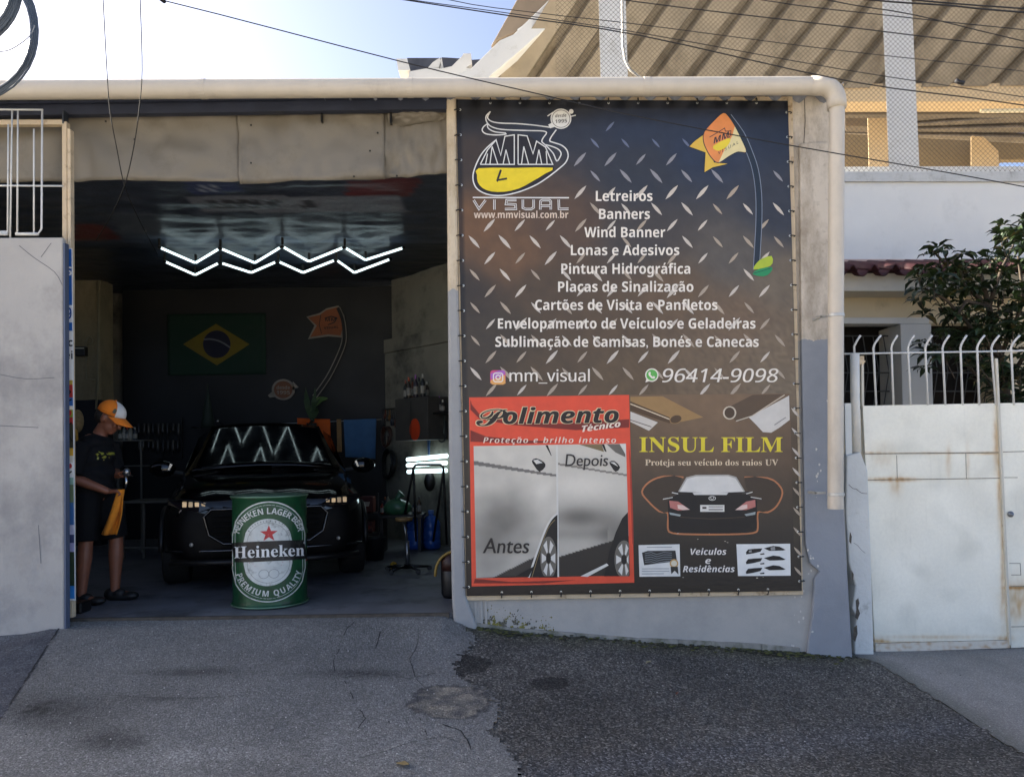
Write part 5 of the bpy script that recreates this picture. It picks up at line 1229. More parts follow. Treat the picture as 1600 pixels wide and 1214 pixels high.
g = MB(); g.lathe([(.02,-.04),(.085,-.035),(.09,-.01),(.08,.0),(.0,.002)], p, 20); g.build('seat', mat('seat_tan', '#7d6238', .6, dirt='#2a2018', dirt_amt=.4), stl, smooth=True)
zf = .03; q = Vector((p.x+.03, 7.6, zf+.06))
g = MB(); g.tube([p+Vector((0,0,-.04)), Vector((q.x, q.y, zf+.28))], .014, 8); g.tube([Vector((q.x, q.y, zf+.3)), q], .022, 8); g.build('post', STEEL, stl, smooth=True)
for k in range(5):
    a = 2*math.pi*k/5+.3; e = q+Vector((.22*math.cos(a), .22*math.sin(a), -.02))
    g = MB(); g.tube([q, e], [.018,.012], 8); g.build('leg', BLACK_PLASTIC, stl, smooth=True)
    g = MB(); g.lathe([(.022,-.012),(.026,0),(.022,.012)], e+Vector((0,0,-.015)), 10, axis='Y'); g.build('caster', BLACK_PLASTIC, stl)
po = thing('polishing_machine', 'hand polisher with round yellow pad lying on floor by the stool', 'polisher', tuple(P(616,905,7.9)))
g = MB(); p = P(615, 884, 7.9); g.blob(p, (.04,.03,.045), 14, 8); g.build('pad', mat('pad_yellow', '#a07a22', .9), po, smooth=True)
g = MB(); e = P(617, 907, 7.8); e.z = .05; g.tube([p+Vector((0,.03,-.03)), e], [.03,.026], 10); g.tube([e, e+Vector((.16,.02,-.01))], [.024,.018], 8); g.build('body', BLACK_PLASTIC, po, smooth=True)
hp_ = MB(); hp_.tube([P(x, y, 6.25) for x, y in smoothline([(680,900),(682,885),(689,872),(700,864),(712,860)])], .011, 8)
tag(hp_.build('yellow_hose', mat('yellow_hose', '#8d7330', .5), smooth=True), 'curved yellow hose end just inside the doorway column', 'hose')
vc = thing('shop_vacuum', 'dark shop vacuum half hidden by the doorway column', 'vacuum', tuple(P(700,940,6.2)))
p = P(706, 940, 6.3); p.z = .02
g = MB(); g.lathe([(.07,0),(.085,.03),(.085,.22),(.07,.26)], p, 18); g.build('drum', BLACK_PLASTIC, vc, smooth=True)
g = MB(); g.lathe([(.086,.22),(.086,.30),(.05,.36),(.0,.37)], p, 18); g.build('lid', mat('vac_red', '#2e130b', .5), vc, smooth=True)
g = MB(); p = P(118, 950, 5.9); p.z = .015; g.box((p.x-.06, 5.85, .016), (p.x+.07, 6.0, .10)); tag(g.build('wheel_chock', BLACK_PLASTIC, bevel=.012), 'black block on the floor beside the door post', 'block')
g = MB(); g.blob(P(121,658,7.2), (.055,.05,.11), 14, 10); tag(g.build('woven_basket', mat('basket_tan', '#7d6742', .9, var=.4, scale=60), smooth=True), 'tan woven round thing hanging behind the man by the post', 'basket')
g = MB(); g.tube([P(x, y, 7.1) for x, y in smoothline([(112,676),(116,671),(120,678),(120,716),(116,722),(112,720)])], .011, 6); tag(g.build('yellow_strap', mat('strap_yellow', '#b07f1e', .6), smooth=True), 'yellow strap loop hanging by the sign board edge', 'strap')
for i, (x, y) in enumerate(((545,915),(585,868),(560,842))): pass

# more hanging and standing things along the right wall
random.seed(42)
tb = thing('tool_rack', 'dark wall rack of hanging brushes and small tools between blue towel and cabinet', 'rack', tuple(RW(612,690,.1)))
g = MB(); g.tube([RW(598,640,.1), RW(628,637,.1)], .010, 6); g.build('rail', BLACK_PLASTIC, tb)
for i in range(9):
    x = 599+i*3.3; a = RW(x, 640, .14); h = random.uniform(.12,.26); c = ['#2a2a2c','#5a2a16','#3a3a36','#6a4a1c','#1c2430'][i % 5]
    g = MB(); g.tube([a, a-Vector((0,0,h*.5)), a-Vector((0,0,h*.62)), a-Vector((0,0,h))], [.009,.011,.026,.022], 8); g.build('tool', mat('rack_tool_'+c[1:], c, .5), tb, smooth=True)
for i, (x, c, k) in enumerate(((598,'#7a2a16','#2a2a2a'),(602,'#2a2c30','#8a4a1c'),(606,'#5a5548','#1c1c1c'),(648,'#1d2c4a','#9a958a'),(655,'#4a3a26','#222222'))):
    a = P(x, 803, 9.3); a.z = zb+.001
    bottle(0, 0, 0, .15+.05*(i % 3), .028, c, k, 'small bottle standing on the low black bench near the green bag', 'bottles on the low bench', a)
for i, (x, yy, r_, c, lab) in enumerate(((676,664,.085,'#1a1a1c','black ring shaped strap hanging under the bracket shelf'),(690,672,.10,'#222325','black looped strap hanging at the doorway end of the bracket shelf'))):
    a = RW(x, yy, .16); g = MB(); g.tube([a+rd*(r_*math.cos(2*math.pi*q/20))+Vector((0,0,1.5*r_*math.sin(2*math.pi*q/20))) for q in range(20)], .012, 6, closed=True)
    tag(g.build('strap_loop', mat('strap_'+c[1:], c, .6), smooth=True), lab, 'strap')
bk = MB(); p = P(585, 868, 8.6); p.z = .016; bk.lathe([(.10,0),(.125,.24),(.13,.25),(.12,.25),(.10,.05)], p, 18)
tag(bk.build('bucket', mat('bucket_dark', '#17191c', .5), smooth=True), 'dark plastic bucket on the floor right of the car', 'bucket')

# ---------------------------------------------------------------- beer barrel
bY = 6.19; bR = .29; bX = P(422, 860, bY).x
bar = thing('barrel', 'green steel drum printed as a beer can on the garage threshold', 'barrel', (bX, bY, .016))
KG = mat('drum_green', '#17482b', .36, .2, var=.15, scale=5, bmp=.5, bscale=7, dirt='#2c3228', dirt_amt=.4, dirt_scale=11)
def dink(c): return mat('drum_print_'+c[1:], c, .42, var=.1, scale=16, dirt='#55564c', dirt_amt=.37, dirt_scale=15, bmp=.5, bscale=7)
Ht = .865; prof = [(bR-.01,0),(bR+.006,.006),(bR+.006,.02),(bR-.004,.03)]
for zr in (.30, .565): prof += [(bR-.004, zr-.025), (bR+.006, zr-.006), (bR+.006, zr+.006), (bR-.004, zr+.025)]
prof += [(bR-.004,Ht-.03),(bR+.006,Ht-.018),(bR+.006,Ht),(bR-.006,Ht),(bR-.012,Ht-.02),(.0,Ht-.022)]
g = MB(); g.lathe(prof, (bX, bY, .016), 64); g.build('drum', KG, bar, smooth=True, bevel=.002)
for z0, m_ in ((.006, STEEL), (Ht-.012, STEEL)):
    g = MB(); g.lathe([(bR+.005,z0),(bR+.011,z0+.003),(bR+.011,z0+.012),(bR+.005,z0+.014)], (bX, bY, .016), 64); g.build('rim', mat('drum_rim', '#6b8a72', .35, .6), bar, smooth=True)
BPHI = math.atan2(-bX, bY)
def CB(px, py, off=0):
    th = math.asin(max(-.985, min(.985, (px-422)/59.3))); r = bR+.0075+off
    y = bY-r*math.cos(th); p = P(px, py, y); th += BPHI
    return Vector((bX+r*math.sin(th), bY-r*math.cos(th), p.z))
def cfill(g, pts, off, mi, nx_=1):
    """a filled band shape wrapped round the drum, cut in upright slices"""
    xs = sorted({p[0] for p in pts}); x0, x1 = min(xs), max(xs); n = 22; sl = []
    for i in range(n+1):
        x = x0+(x1-x0)*i/n; x = min(max(x, x0+.02), x1-.02); ys = []
        for (a, b), (c, d) in zip(pts, pts[1:]+pts[:1]):
            if (a <= x < c) or (c <= x < a): ys.append(b+(d-b)*(x-a)/(c-a))
        sl.append((x, min(ys), max(ys)) if ys else (x, 0, 0))
    vs = []
    for x, a, b in sl:
        m = max(1, 1)
        vs += [CB(x, a, off), CB(x, b, off)]
    g.add(vs, [(2*i, 2*i+1, 2*i+3, 2*i+2) for i in range(n)], mi)
k3 = lambda pts: crop(pts, 340, 750, 5.78)
def racetrack(x0, x1, y0, y1, r): 
    cx = (x0+x1)/2; rx = (x1-x0)/2; o = []
    for i in range(25): a = math.pi+math.pi*i/24; o.append((cx+rx*math.cos(a), y0+r+r*math.sin(a)))
    for i in range(25): a = math.pi*i/24; o.append((cx+rx*math.cos(a), y1-r+r*math.sin(a)))
    return o
LG = dink('#c6c9c3'); KGN = mat('drum_print_green', '#17482b', .38, .1, var=.15, scale=5, bmp=.5, bscale=7, dirt='#2c3228', dirt_amt=.4, dirt_scale=11); KBK = dink('#0f0f10'); KRD = dink('#b3262a'); KGR = dink('#6d716c')
g = MB()
cfill(g, k3(racetrack(150,782,192,1105,300)), .0012, 0); cfill(g, k3(racetrack(158,774,203,1096,296)), .0017, 1); ribbon(g, k3(racetrack(178,756,226,1073,285)), .55, CB, .0020, 0, True)
cfill(g, k3(racetrack(252,662,350,958,205)), .0024, 0); ribbon(g, k3(racetrack(282,640,385,930,188)), .5, CB, .0028, 3, True)
for l, w_ in (([(300,490),(395,492)],.5), ([(545,492),(640,490)],.5), ([(330,750),(580,745)],1.6), ([(345,775),(570,772)],1.4)): ribbon(g, k3(l), w_, CB, .0031, 2)
for cx in (420, 505): ribbon(g, k3(ell(cx, 848, 42, 40, 18)), .6, CB, .0031, 3, True)
ribbon(g, k3([(330,822),(600,822)]), 1.0, CB, .0033, 3)
star = [(465+(78 if i % 2 == 0 else 31)*math.sin(math.pi*i/5), 485-(78 if i % 2 == 0 else 31)*math.cos(math.pi*i/5)) for i in range(10)]
fill(g, k3(star), CB, .0034, 2)
g.build('printed_label', [LG, KGN, KRD, KGR], bar)
g = MB(); cfill(g, k3([(146,556),(300,552),(640,550),(795,552),(797,725),(640,733),(300,735),(148,728)]), .0038, 0); ribbon(g, k3([(152,737),(300,743),(640,741),(795,735)]), .8, CB, .0036, 1); g.build('black_band', [KBK, KRD], bar)
g = MB(); plane_text(g, 'Heineken', 'serif', 340+172/5.78, 340+768/5.78, 750+695/5.78, 18.5, CB, .0050); plane_text(g, '®', 'plain', 340+757/5.78, 340+776/5.78, 750+585/5.78, 3, CB, .005); g.build('lettering', ink('#dcdcd8'), bar)
def arc_text(g, t, face, cx, cy, rx, ry, a0, a1, h, off, inward=False, mi=0):
    """letters standing on an ellipse from angle a0 to a1 (degrees, 0 = up)"""
    pos = []
    full = raw_text(t, face)[0]; W = max(v[0] for v in full)
    for i, c in enumerate(t):
        if c == ' ': continue
        vs, fs = raw_text(c, face); x1 = max(v[0] for v in raw_text(t[:i+1], face)[0]); w = max(v[0] for v in vs)
        mid = (x1-w/2)/W; a = R(a0+(a1-a0)*mid)
        bx, by = cx+rx*math.sin(a), cy-ry*math.cos(a)
        tx, ty = (rx*math.cos(a), ry*math.sin(a)); L_ = math.hypot(tx, ty); tx, ty = tx/L_, ty/L_
        nx_, ny_ = ty, -tx
        if inward: tx, ty, nx_, ny_ = -tx, -ty, -nx_, -ny_
        s = h/.7
        xm = (max(v[0] for v in vs)+min(v[0] for v in vs))/2
        g.add([CB(bx+(x-xm)*s*tx*.92+y*s*nx_, by+(x-xm)*s*ty*.92+y*s*ny_, off) for x, y in vs], fs, mi)
g = MB(); cx, cy = 340+466/5.78, 750
arc_text(g, 'HEINEKEN LAGER BEER', 'bold', cx, 750+478/5.78, 246/5.78, 172/5.78, -88, 88, 9.2, .0030)
g.build('lettering', LG, bar)
g = MB(); arc_text(g, 'PREMIUM QUALITY', 'bold', cx, 750+800/5.78, 282/5.78, 252/5.78, 262, 98, 8.8, .0030, True); g.build('lettering', LG, bar)
g = MB(); arc_text(g, 'A SUPERIOR QUALITY', 'bold', cx, 750+490/5.78, 170/5.78, 112/5.78, -78, 78, 2.2, .0036); g.build('lettering', ink('#3d403c'), bar)

# ---------------------------------------------------------------- parked car
PAINT = mat('black_car_paint', '#040405', .1, var=.05, coat=.35, spec=.35)
GLASSB = mat('dark_glass', '#030304', .05, var=.05, spec=.45)
TRIM = mat('black_trim', '#0b0b0c', .5, var=.1); CHROME = mat('chrome', '#9b9c9e', .18, 1.0, var=.05)
RUB = mat('tyre_rubber', '#0d0d0d', .8, var=.1); RIM = mat('alloy', '#55575a', .35, .8)
CP = Vector((P(417,760,6.80).x, 6.80, .016)); CM = Matrix.Translation(CP) @ Matrix.Rotation(R(17.7), 4, 'Z')
car = thing('parked_car', 'glossy black car parked nose out inside the garage behind the green barrel', 'car', tuple(CP))
def C(x, y, z): return CM @ Vector((x, y, z))
ST = [  # y, half width, z bottom, z sill, z belt, half width top, z shoulder, z top
 (0.00,.62,.30,.42,.62,.55,.74,.78),(0.07,.76,.24,.40,.66,.66,.80,.84),(0.22,.85,.22,.38,.72,.72,.86,.90),(0.45,.885,.22,.38,.78,.74,.91,.95),(0.75,.90,.24,.40,.82,.75,.95,.985),
 (1.05,.90,.24,.40,.88,.755,.985,1.02),(1.16,.90,.24,.40,.91,.76,1.0,1.04),(1.50,.90,.24,.40,.94,.685,1.22,1.265),(1.86,.90,.24,.40,.96,.60,1.445,1.49),(2.05,.90,.24,.40,.97,.585,1.495,1.54),
 (2.6,.90,.24,.40,.98,.59,1.52,1.575),(3.2,.90,.24,.40,1.0,.59,1.49,1.545),(3.7,.89,.26,.42,1.02,.58,1.40,1.45),(3.95,.87,.28,.44,1.02,.66,1.15,1.20),(4.12,.80,.32,.46,.95,.70,.98,1.02)]
g = MB(); rings = []
for y, w, zb, zs, zl, wt, zsh, zt in ST:
    half = [(0,zb),(w*.55,zb),(w*.9,zb+.01),(w,zs),(w*1.005,(zs+zl)/2),(w*.985,zl),(wt+(w-wt)*.25,zl+(zsh-zl)*.62),(wt,zsh),(wt*.8,zsh+(zt-zsh)*.55),(wt*.4,zt-.006),(0,zt)]
    rings.append([(x, y, z) for x, z in half]+[(-x, y, z) for x, z in half[-2:0:-1]])
n = len(rings[0])
g.add([C(*p) for r in rings for p in r], [(i*n+j, i*n+(j+1) % n, (i+1)*n+(j+1) % n, (i+1)*n+j) for i in range(len(rings)-1) for j in range(n)]+[list(range(n-1, -1, -1)), list(range((len(rings)-1)*n, len(rings)*n))])
for i, f in enumerate(g.f):
    c = sum((CM.inverted() @ g.v[k] for k in f), Vector())/len(f)
    if c.z < .70 and c.y < .5: g.m[i] = 1
g.build('body', [PAINT, mat('bumper_black', '#060607', .55, var=.1, spec=.15)], car, smooth=True, subd=2)
g = MB()
def ws(u, v):
    y = 1.17+.72*v; hw = .735*(1-v)+.572*v; x = (2*u-1)*hw
    z = 1.046+(1.505-1.046)*v+.016-.05*(2*u-1)**2*(1-.3*v); return C(x, y-.03+.05*(2*u-1)**2, z+.02)
g.grid(ws, 20, 12); g.build('windshield', GLASSB, car, smooth=True, solid=.006)
for s in (-1, 1):
    g = MB(); g.prism([C(s*x, y, z) for x, y, z in [(.815,1.42,1.0),(.70,1.86,1.38),(.655,2.5,1.47),(.70,3.1,1.38),(.83,3.2,1.03)]][::s], tuple(Vector((CM.to_3x3() @ Vector((s*.004,0,.002)))))); g.build('side_window', GLASSB, car)
    # mirror
    t = MB(); c = C(s*1.0, 1.30, 1.06); t.blob(c, (.125,.06,.085), 16, 10, mat=Matrix.Rotation(R(17.7), 3, 'Z')); mo = t.build('mirror', PAINT, car, smooth=True)
    g = MB(); g.tube([C(s*.82,1.36,1.0), C(s*.92,1.33,1.02)], .03, 8); g.build('mirror_arm', TRIM, mo)
    g = MB(); g.prism([C(s*x, 1.232, z) for x, z in [(.90,1.10),(.93,1.045),(.945,1.05),(.92,1.115)]][::-s], tuple(CM.to_3x3() @ Vector((0,.02,0)))); g.build('mirror_trim', CHROME, mo)
    # headlight
    q = [(.44,.035,.735),(.56,.055,.785),(.70,.11,.80),(.825,.22,.80),(.83,.23,.765),(.72,.12,.725),(.56,.045,.70)]
    g = MB(); g.prism([C(s*x, y-.045, z) for x, y, z in q][::-s], tuple(CM.to_3x3() @ Vector((0,.12,0)))); hl = g.build('headlight', mat('lamp_housing', '#15151a', .12), car, bevel=.006)
    for k in range(4):
        xx = .525+.052*k; yy = interp(xx, [(.44,.035),(.56,.055),(.70,.11),(.83,.23)])-.052; g = MB(); w = .018
        zt_ = .780+.005*min(k,2); zb_ = .748-.003*min(k,2); g.prism([C(s*(xx-w), yy-.004, zb_), C(s*(xx+w), yy+.012, zb_), C(s*(xx+w), yy+.012, zt_), C(s*(xx-w), yy-.004, zt_)][::s], tuple(CM.to_3x3() @ Vector((0,.03,0)))); g.build('lamp_cell', glow('warm_lamp_%d' % k, '#ffdba8', [.02,.055,.012,.04][k]), hl, bevel=.006)
    g = MB(); g.tube([C(s*.45,-.016,.735), C(s*.56,.003,.792), C(s*.70,.055,.808), C(s*.82,.16,.812)], .006, 6); g.build('lamp_strip', mat('dark_chrome', '#4a4c50', .2, .9), hl)
    g = MB(); c = C(s*.62, .035, .42); g.lathe([(.016,0),(.016,-.02),(.0,-.022)], c, 14, axis='Y'); g.build('fog_lamp', STEEL, car)
    # wheel
    for yy in (.74, 3.3):
        c = C(s*.80, yy, 0)+Vector((0,0,.325)); RM = Matrix.Rotation(R(17.7), 3, 'Z') @ Matrix.Rotation(R(90), 3, 'Y')
        g = MB(); g.lathe([(.20,-.11),(.31,-.11),(.325,-.08),(.325,.08),(.31,.11),(.20,.11)], c, 32, mat=RM); w_ = g.build('wheel', RUB, car, smooth=True)
        g = MB(); g.lathe([(.05,-.09),(.205,-.1),(.21,.1),(.05,.09)], c, 24, mat=RM); g.build('rim', RIM, w_, smooth=True)
        g = MB(); pts = [C(s*.905, yy+.37*math.cos(R(a)), .33+.37*math.sin(R(a))) for a in range(0, 181, 15)]; g.tube(pts, .025, 6); g.build('arch_trim', TRIM, car, smooth=True)
hexg = [(.46,.72),(.52,.66),(.48,.50),(.36,.42),(-.36,.42),(-.48,.50),(-.52,.66),(-.46,.72)]
g = MB(); g.prism([C(x, -.035+.10*abs(x)**2, z) for x, z in hexg], tuple(CM.to_3x3() @ Vector((0,.08,0)))); gr_ = g.build('grille', mat('grille_black', '#020202', .6, spec=.1), car)
g = MB(); g.tube([C(x, -.045+.10*abs(x)**2, z) for x, z in hexg], .012, 8, closed=True); g.build('grille_trim', mat('dark_chrome', '#2a2b2e', .25, .9), gr_, smooth=True)
for k in range(5): g = MB(); z = .48+.045*k; g.tube([C(x, -.04+.10*abs(x)**2, z) for x in (-.45,-.2,.0,.2,.45)], .006, 6); g.build('grille_slat', mat('slat_black', '#050505', .5, spec=.15), gr_)
g = MB(); g.tube([C(x, -.02+.16*x*x, .70+.03*(1-abs(x))) for x in (-.5,-.25,0,.25,.5)], .007, 6); g.build('hood_edge', CHROME, car)
g = MB(); g.tube([C(x, .0+.26*abs(x)**2.4-.035, .36) for x in (-.84,-.7,-.4,0,.4,.7,.84)], .012, 8); g.build('bumper_strip', mat('dark_chrome', '#4a4c50', .2, .9), car, smooth=True)
g = MB(); g.tube([C(x, .02+.26*abs(x)**2.4-.035, .26) for x in (-.8,-.4,0,.4,.8)], .05, 8, sy=.6); g.build('lower_lip', TRIM, car, smooth=True)
for x0, x1 in ((-.62,-.02),(.05,.62)):
    g = MB(); g.tube([C(x0, 1.15, 1.062), C((x0+x1)/2, 1.20, 1.085), C(x1, 1.26, 1.115)], .009, 6); g.build('wiper', TRIM, car)
for s in (-1, 1): g = MB(); g.tube([C(s*.52,2.05,1.57), C(s*.53,2.5,1.60), C(s*.53,3.3,1.57)], .014, 8); g.build('roof_rail', CHROME if s < 0 else TRIM, car, smooth=True)
g = MB(); p = C(0, -.062, .56); 

# ---------------------------------------------------------------- man with the orange cap
MX, MY = P(155, 938, 6.30).x, 6.30
man = thing('person', 'man in black shirt and shorts with orange and white cap looking down at his hands', 'person', (MX, MY, .016))
O = Vector((MX, MY, .016)); SC = 1.03
def H(x, y, z): return O+Vector((x*SC, y*SC, z*SC))
def T(g, pts, rs, n=14, sy=1.0): g.tube([H(*p) for p in pts], [r*SC for r in rs], n, sy=sy)
g = MB()
# trunk
for c, r in (((-.03,0,.90),(.125,.165,.12)),((-.035,0,1.02),(.115,.15,.14)),((-.03,0,1.16),(.125,.165,.15)),((-.02,0,1.27),(.10,.17,.075))): g.blob(H(*c), tuple(v*SC for v in r), 20, 12)
T(g, [(-.01,0,1.28),(.02,0,1.35),(.06,0,1.41)], [.062,.055,.055])
hm = Matrix.Rotation(R(26), 3, 'Y')
hc = Vector((.085,0,1.465))
def HD(x, y, z): v = hm @ Vector((x, y, z)); return H(*(hc+v))
for c, r in (((0,0,.02),(.098,.075,.10)),((.022,0,-.055),(.07,.058,.075)),((.05,0,-.095),(.035,.036,.03)),((.075,0,.03),(.022,.05,.02)),((.082,.03,-.035),(.018,.02,.025)),((.082,-.03,-.035),(.018,.02,.025))):
    g.blob(HD(*c), tuple(v*SC for v in r), 20, 12, mat=hm)
g.tube([HD(.088,0,.012), HD(.108,0,-.025), HD(.112,0,-.038), HD(.09,0,-.045)], [.010,.014,.017,.012], 10)
g.blob(HD(.085,0,-.068), (.014,.024,.007), 10, 6, mat=hm); g.blob(HD(.081,0,-.080), (.014,.022,.007), 10, 6, mat=hm)
for s in (-1, 1): g.blob(HD(-.005, s*.078, -.01), (.022,.010,.034), 12, 8, mat=hm)
# legs
for s, hip, knee, ank, toe in ((-1,(-.055,-.085,.86),(-.05,-.10,.48),(-.085,-.10,.09),(.05,-.115,.035)),(1,(.02,.085,.86),(.085,.10,.48),(.075,.10,.09),(.22,.115,.035))):
    k = Vector(knee); a = Vector(ank); h = Vector(hip)
    T(g, [h, h.lerp(k,.5), k, k.lerp(a,.3), k.lerp(a,.65), a, a+Vector((0,0,-.045))], [.085,.073,.053,.056,.045,.035,.036])
    T(g, [a+Vector((-.035,0,-.045)), a+Vector((.03,0,-.045)), toe], [.036,.036,.028])
# arms and hands
def finger(g, base, dirs, lens, rad):
    p = Vector(base); pts = [p]
    for d, l in zip(dirs, lens): p = p+Vector(d).normalized()*l; pts.append(p)
    T(g, pts, [rad, rad*.97, rad*.88, rad*.75], 8)
def arm(sh, el, wr, pd, side, curl):
    sh, el, wr, pd = map(Vector, (sh, el, wr, pd)); pd.normalize()
    T(g, [sh, sh.lerp(el,.5), el, el.lerp(wr,.3), el.lerp(wr,.7), wr], [.056,.047,.040,.042,.034,.027])
    pa = wr+pd*.075
    up = Vector((0, -side, 0)) if abs(pd.y) < .8 else Vector((0, 0, 1)); nrm = pd.cross(up).normalized(); across = nrm.cross(pd).normalized()
    for k in range(4): T(g, [wr, wr+pd*.04+across*(.010*(k-1.5)*1.0), pa+across*(.0185*(k-1.5))], [.020,.017,.0125], 10)
    for k, L_ in enumerate((.066,.074,.070,.055)):
        b = pa+across*(.0185*(k-1.5)); c = curl+.06*k
        d1 = pd*math.cos(c*.5)+nrm*math.sin(c*.5); d2 = pd*math.cos(c*1.3)+nrm*math.sin(c*1.3); d3 = pd*math.cos(c*1.9)+nrm*math.sin(c*1.9)
        finger(g, b, (d1, d2, d3), (L_*.45, L_*.33, L_*.25), .0088)
    b = wr+pd*.028-across*.028; finger(g, b, (pd*.7-across*.7+nrm*.5, pd*.9-across*.1+nrm*.6, pd+nrm*.5), (.035,.028,.022), .0100)
    return pa+nrm*.03
g_near = arm((-.05,-.175,1.265), (-.105,-.225,1.005), (.155,-.15,.885), (1,.12,.05), 1, 1.35)
g_far = arm((.0,.16,1.265), (.015,.21,1.03), (.135,.03,1.005), (1,-.25,-.12), -1, 1.15)
SKIN = vcol('skin', .5, .06, 30)
SK = mat('skin_brown', '#7a4c38', .5, var=.10, scale=18)
fuse(g, .0062, 'body', SK, man, 5)
EYEM = mat('eye_dark', '#1a1210', .3)
for s in (-1, 1): g = MB(); g.blob(HD(.083, s*.030, .003), (.008,.012,.007), 8, 6, mat=hm); g.build('eye', EYEM, man)
g = MB()
for s in (-1, 1): g.blob(HD(-.045, s*.02, .0), (.062,.062,.072), 14, 8, mat=hm)
g.blob(HD(-.02,0,.05), (.095,.078,.06), 16, 8, mat=hm)
fuse(g, .008, 'hair', mat('hair_black', '#14100e', .8, var=.2, scale=60), man, 3)
# clothes
g = MB()
for c, r in (((-.035,0,.945),(.155,.195,.06)),((-.035,0,1.02),(.148,.185,.12)),((-.035,0,1.16),(.143,.185,.14)),((-.02,0,1.265),(.112,.185,.078))): g.blob(H(*c), tuple(v*SC for v in r), 24, 14)
T(g, [(-.01,0,1.28),(.012,0,1.335)], [.085,.075], 16)
for s, sh, el in ((-1,(-.045,-.165,1.265),(-.098,-.222,1.035)),(1,(.0,.15,1.265),(.012,.205,1.06))):
    T(g, [sh, Vector(sh).lerp(Vector(el),.5), el], [.082,.080,.084], 16)
for v in g.v:
    q = v-O; v.x += .014*nz(q.x*9, q.z*12, 2+q.y*6)+.006*math.sin(q.z*46+q.x*30)*(q.z < 1.1); v.y += .012*nz(q.x*9, q.z*11, 6)
def shirtc(co):
    x, y, z = co/SC
    base = lin('#101114')
    for cx, cz, r, c in ((.085,1.17,.03,'#8a8a34'),(.075,1.145,.02,'#a0a060'),(-.085,1.20,.03,'#9a9a80'),(-.09,1.165,.025,'#7d6a4a'),(-.075,1.13,.02,'#5d6a50')):
        if y < .05 and (x-cx)**2+(z-cz)**2 < r*r and nz(x*70, z*70, 3) > .16: return lin(c)
    return base
fuse(g, .009, 'shirt', vcol('shirt_cotton', .85, .1, 40, .3, 60, .2), man, 5, shirtc)
g = MB()
g.blob(H(-.035,0,.90), (.15*SC,.19*SC,.10*SC), 22, 12)
for s, hip, knee in ((-1,(-.05,-.085,.86),(-.055,-.10,.50)),(1,(.02,.085,.86),(.075,.10,.50))):
    T(g, [hip, Vector(hip).lerp(Vector(knee),.5), knee], [.115,.108,.098], 16)
for v in g.v: q = v-O; v.x += .010*nz(q.x*7, q.z*7, 9+q.y*5)
fuse(g, .010, 'shorts', mat('shorts_black', '#0c0d10', .85, var=.1, bmp=.2, spec=.2), man, 5)
for s, a in ((-1,(-.085,-.10,.0)),(1,(.075,.10,.0))):
    g = MB(); ax, ay, _ = a
    for c, r in (((.055,0,.028),(.135,.052,.03)),((.12,0,.035),(.07,.05,.034)),((-.03,0,.05),(.06,.045,.05)),((.03,0,.055),(.06,.045,.04))): g.blob(H(ax+c[0], ay+c[1], c[2]), tuple(v*SC for v in r), 16, 10)
    for v in g.v: v.z = max(v.z, O.z+.002)
    fuse(g, .008, 'shoe', mat('shoe_black', '#0b0b0c', .6), man, 3)
# cap
cap_m = [mat('cap_orange', '#e07a1a', .85, bmp=.2, bscale=300), mat('cap_white', '#d5d3cc', .85, bmp=.2, bscale=300)]
g = MB(); nl, nm = 28, 9
for i in range(nm+1):
    th = math.pi*.5*i/nm
    for j in range(nl):
        a = 2*math.pi*j/nl; g.v.append(HD(.112*math.cos(th)*math.cos(a)+.002-.012*(1-math.cos(th)), .094*math.cos(th)*math.sin(a), .035+.108*math.sin(th)**.85))
for i in range(nm):
    for j in range(nl):
        a = 360*(j+.5)/nl; g.f.append([i*nl+j, i*nl+(j+1) % nl, (i+1)*nl+(j+1) % nl, (i+1)*nl+j]); g.m.append(1 if (a < 52 or a > 308) else 0)
capo = g.build('cap', cap_m, man, smooth=True, solid=.005)
g = MB()
def brim(u, v):
    a = (u-.5)*math.pi*.86; r = 1+.0*v
    bx = .108*math.cos(a)*(1-v)+v*(.085+.115*math.cos(a)); by = .092*math.sin(a)*(1-.12*v)
    return HD(bx, by, .040-.035*v-.9*by*by*2.2)
g.grid(brim, 18, 6); g.build('brim', cap_m[0], capo, smooth=True, solid=.005)
g = MB(); g.blob(HD(-.010,0,.145), (.010,.010,.006), 8, 6); g.build('button', cap_m[0], capo)
g = MB(); g.prism([HD(x, -.082+.03*abs(x-.06)*4-.015, z) for x, z in [(.050,.065),(.072,.063),(.078,.09),(.065,.105),(.052,.095)]], (0, .004, 0)); g.build('patch', mat('cap_print', '#5a5a4a', .8), capo)
# what he holds
spg = thing('spray_gun', 'small shiny spray gun held in the hands of the man', 'spray gun', tuple(H(.215,-.02,.90)))
hx = H(.215,-.01,1.0)
g = MB(); g.tube([hx+Vector((0,0,.02)), hx+Vector((.01,0,-.05)), hx+Vector((-.005,0,-.11))], [.012,.017,.014], 10); g.build('body', CHROME, spg, smooth=True)
g = MB(); g.lathe([(.026,-.045),(.028,0),(.02,.012),(.008,.02)], hx+Vector((.012,0,.045)), 14); g.build('cup', STEEL, spg, smooth=True)
g = MB(); g.tube([hx+Vector((0,0,.0)), hx+Vector((.06,0,.004))], [.011,.007], 8); g.build('nozzle', CHROME, spg)
g = MB(); a = H(.25,-.135,.90)
def drape(u, v):
    w = .035+.055*v; x = a.x-.055*v*SC-.05*v*v+(u-.5)*w*1.6+.012*math.sin(u*12+v*3); y = a.y-.012+.03*math.sin(u*9+1)*(.4+v)
    return Vector((x, y, a.z-.36*v))
g.grid(drape, 16, 18); tag(g.build('microfibre_cloth', mat('yellow_orange_cloth', '#c87a1c', .95, var=.25, scale=9, bmp=.3, bscale=120), smooth=True, solid=.006), 'orange cloth hanging from the hand of the man', 'cloth')

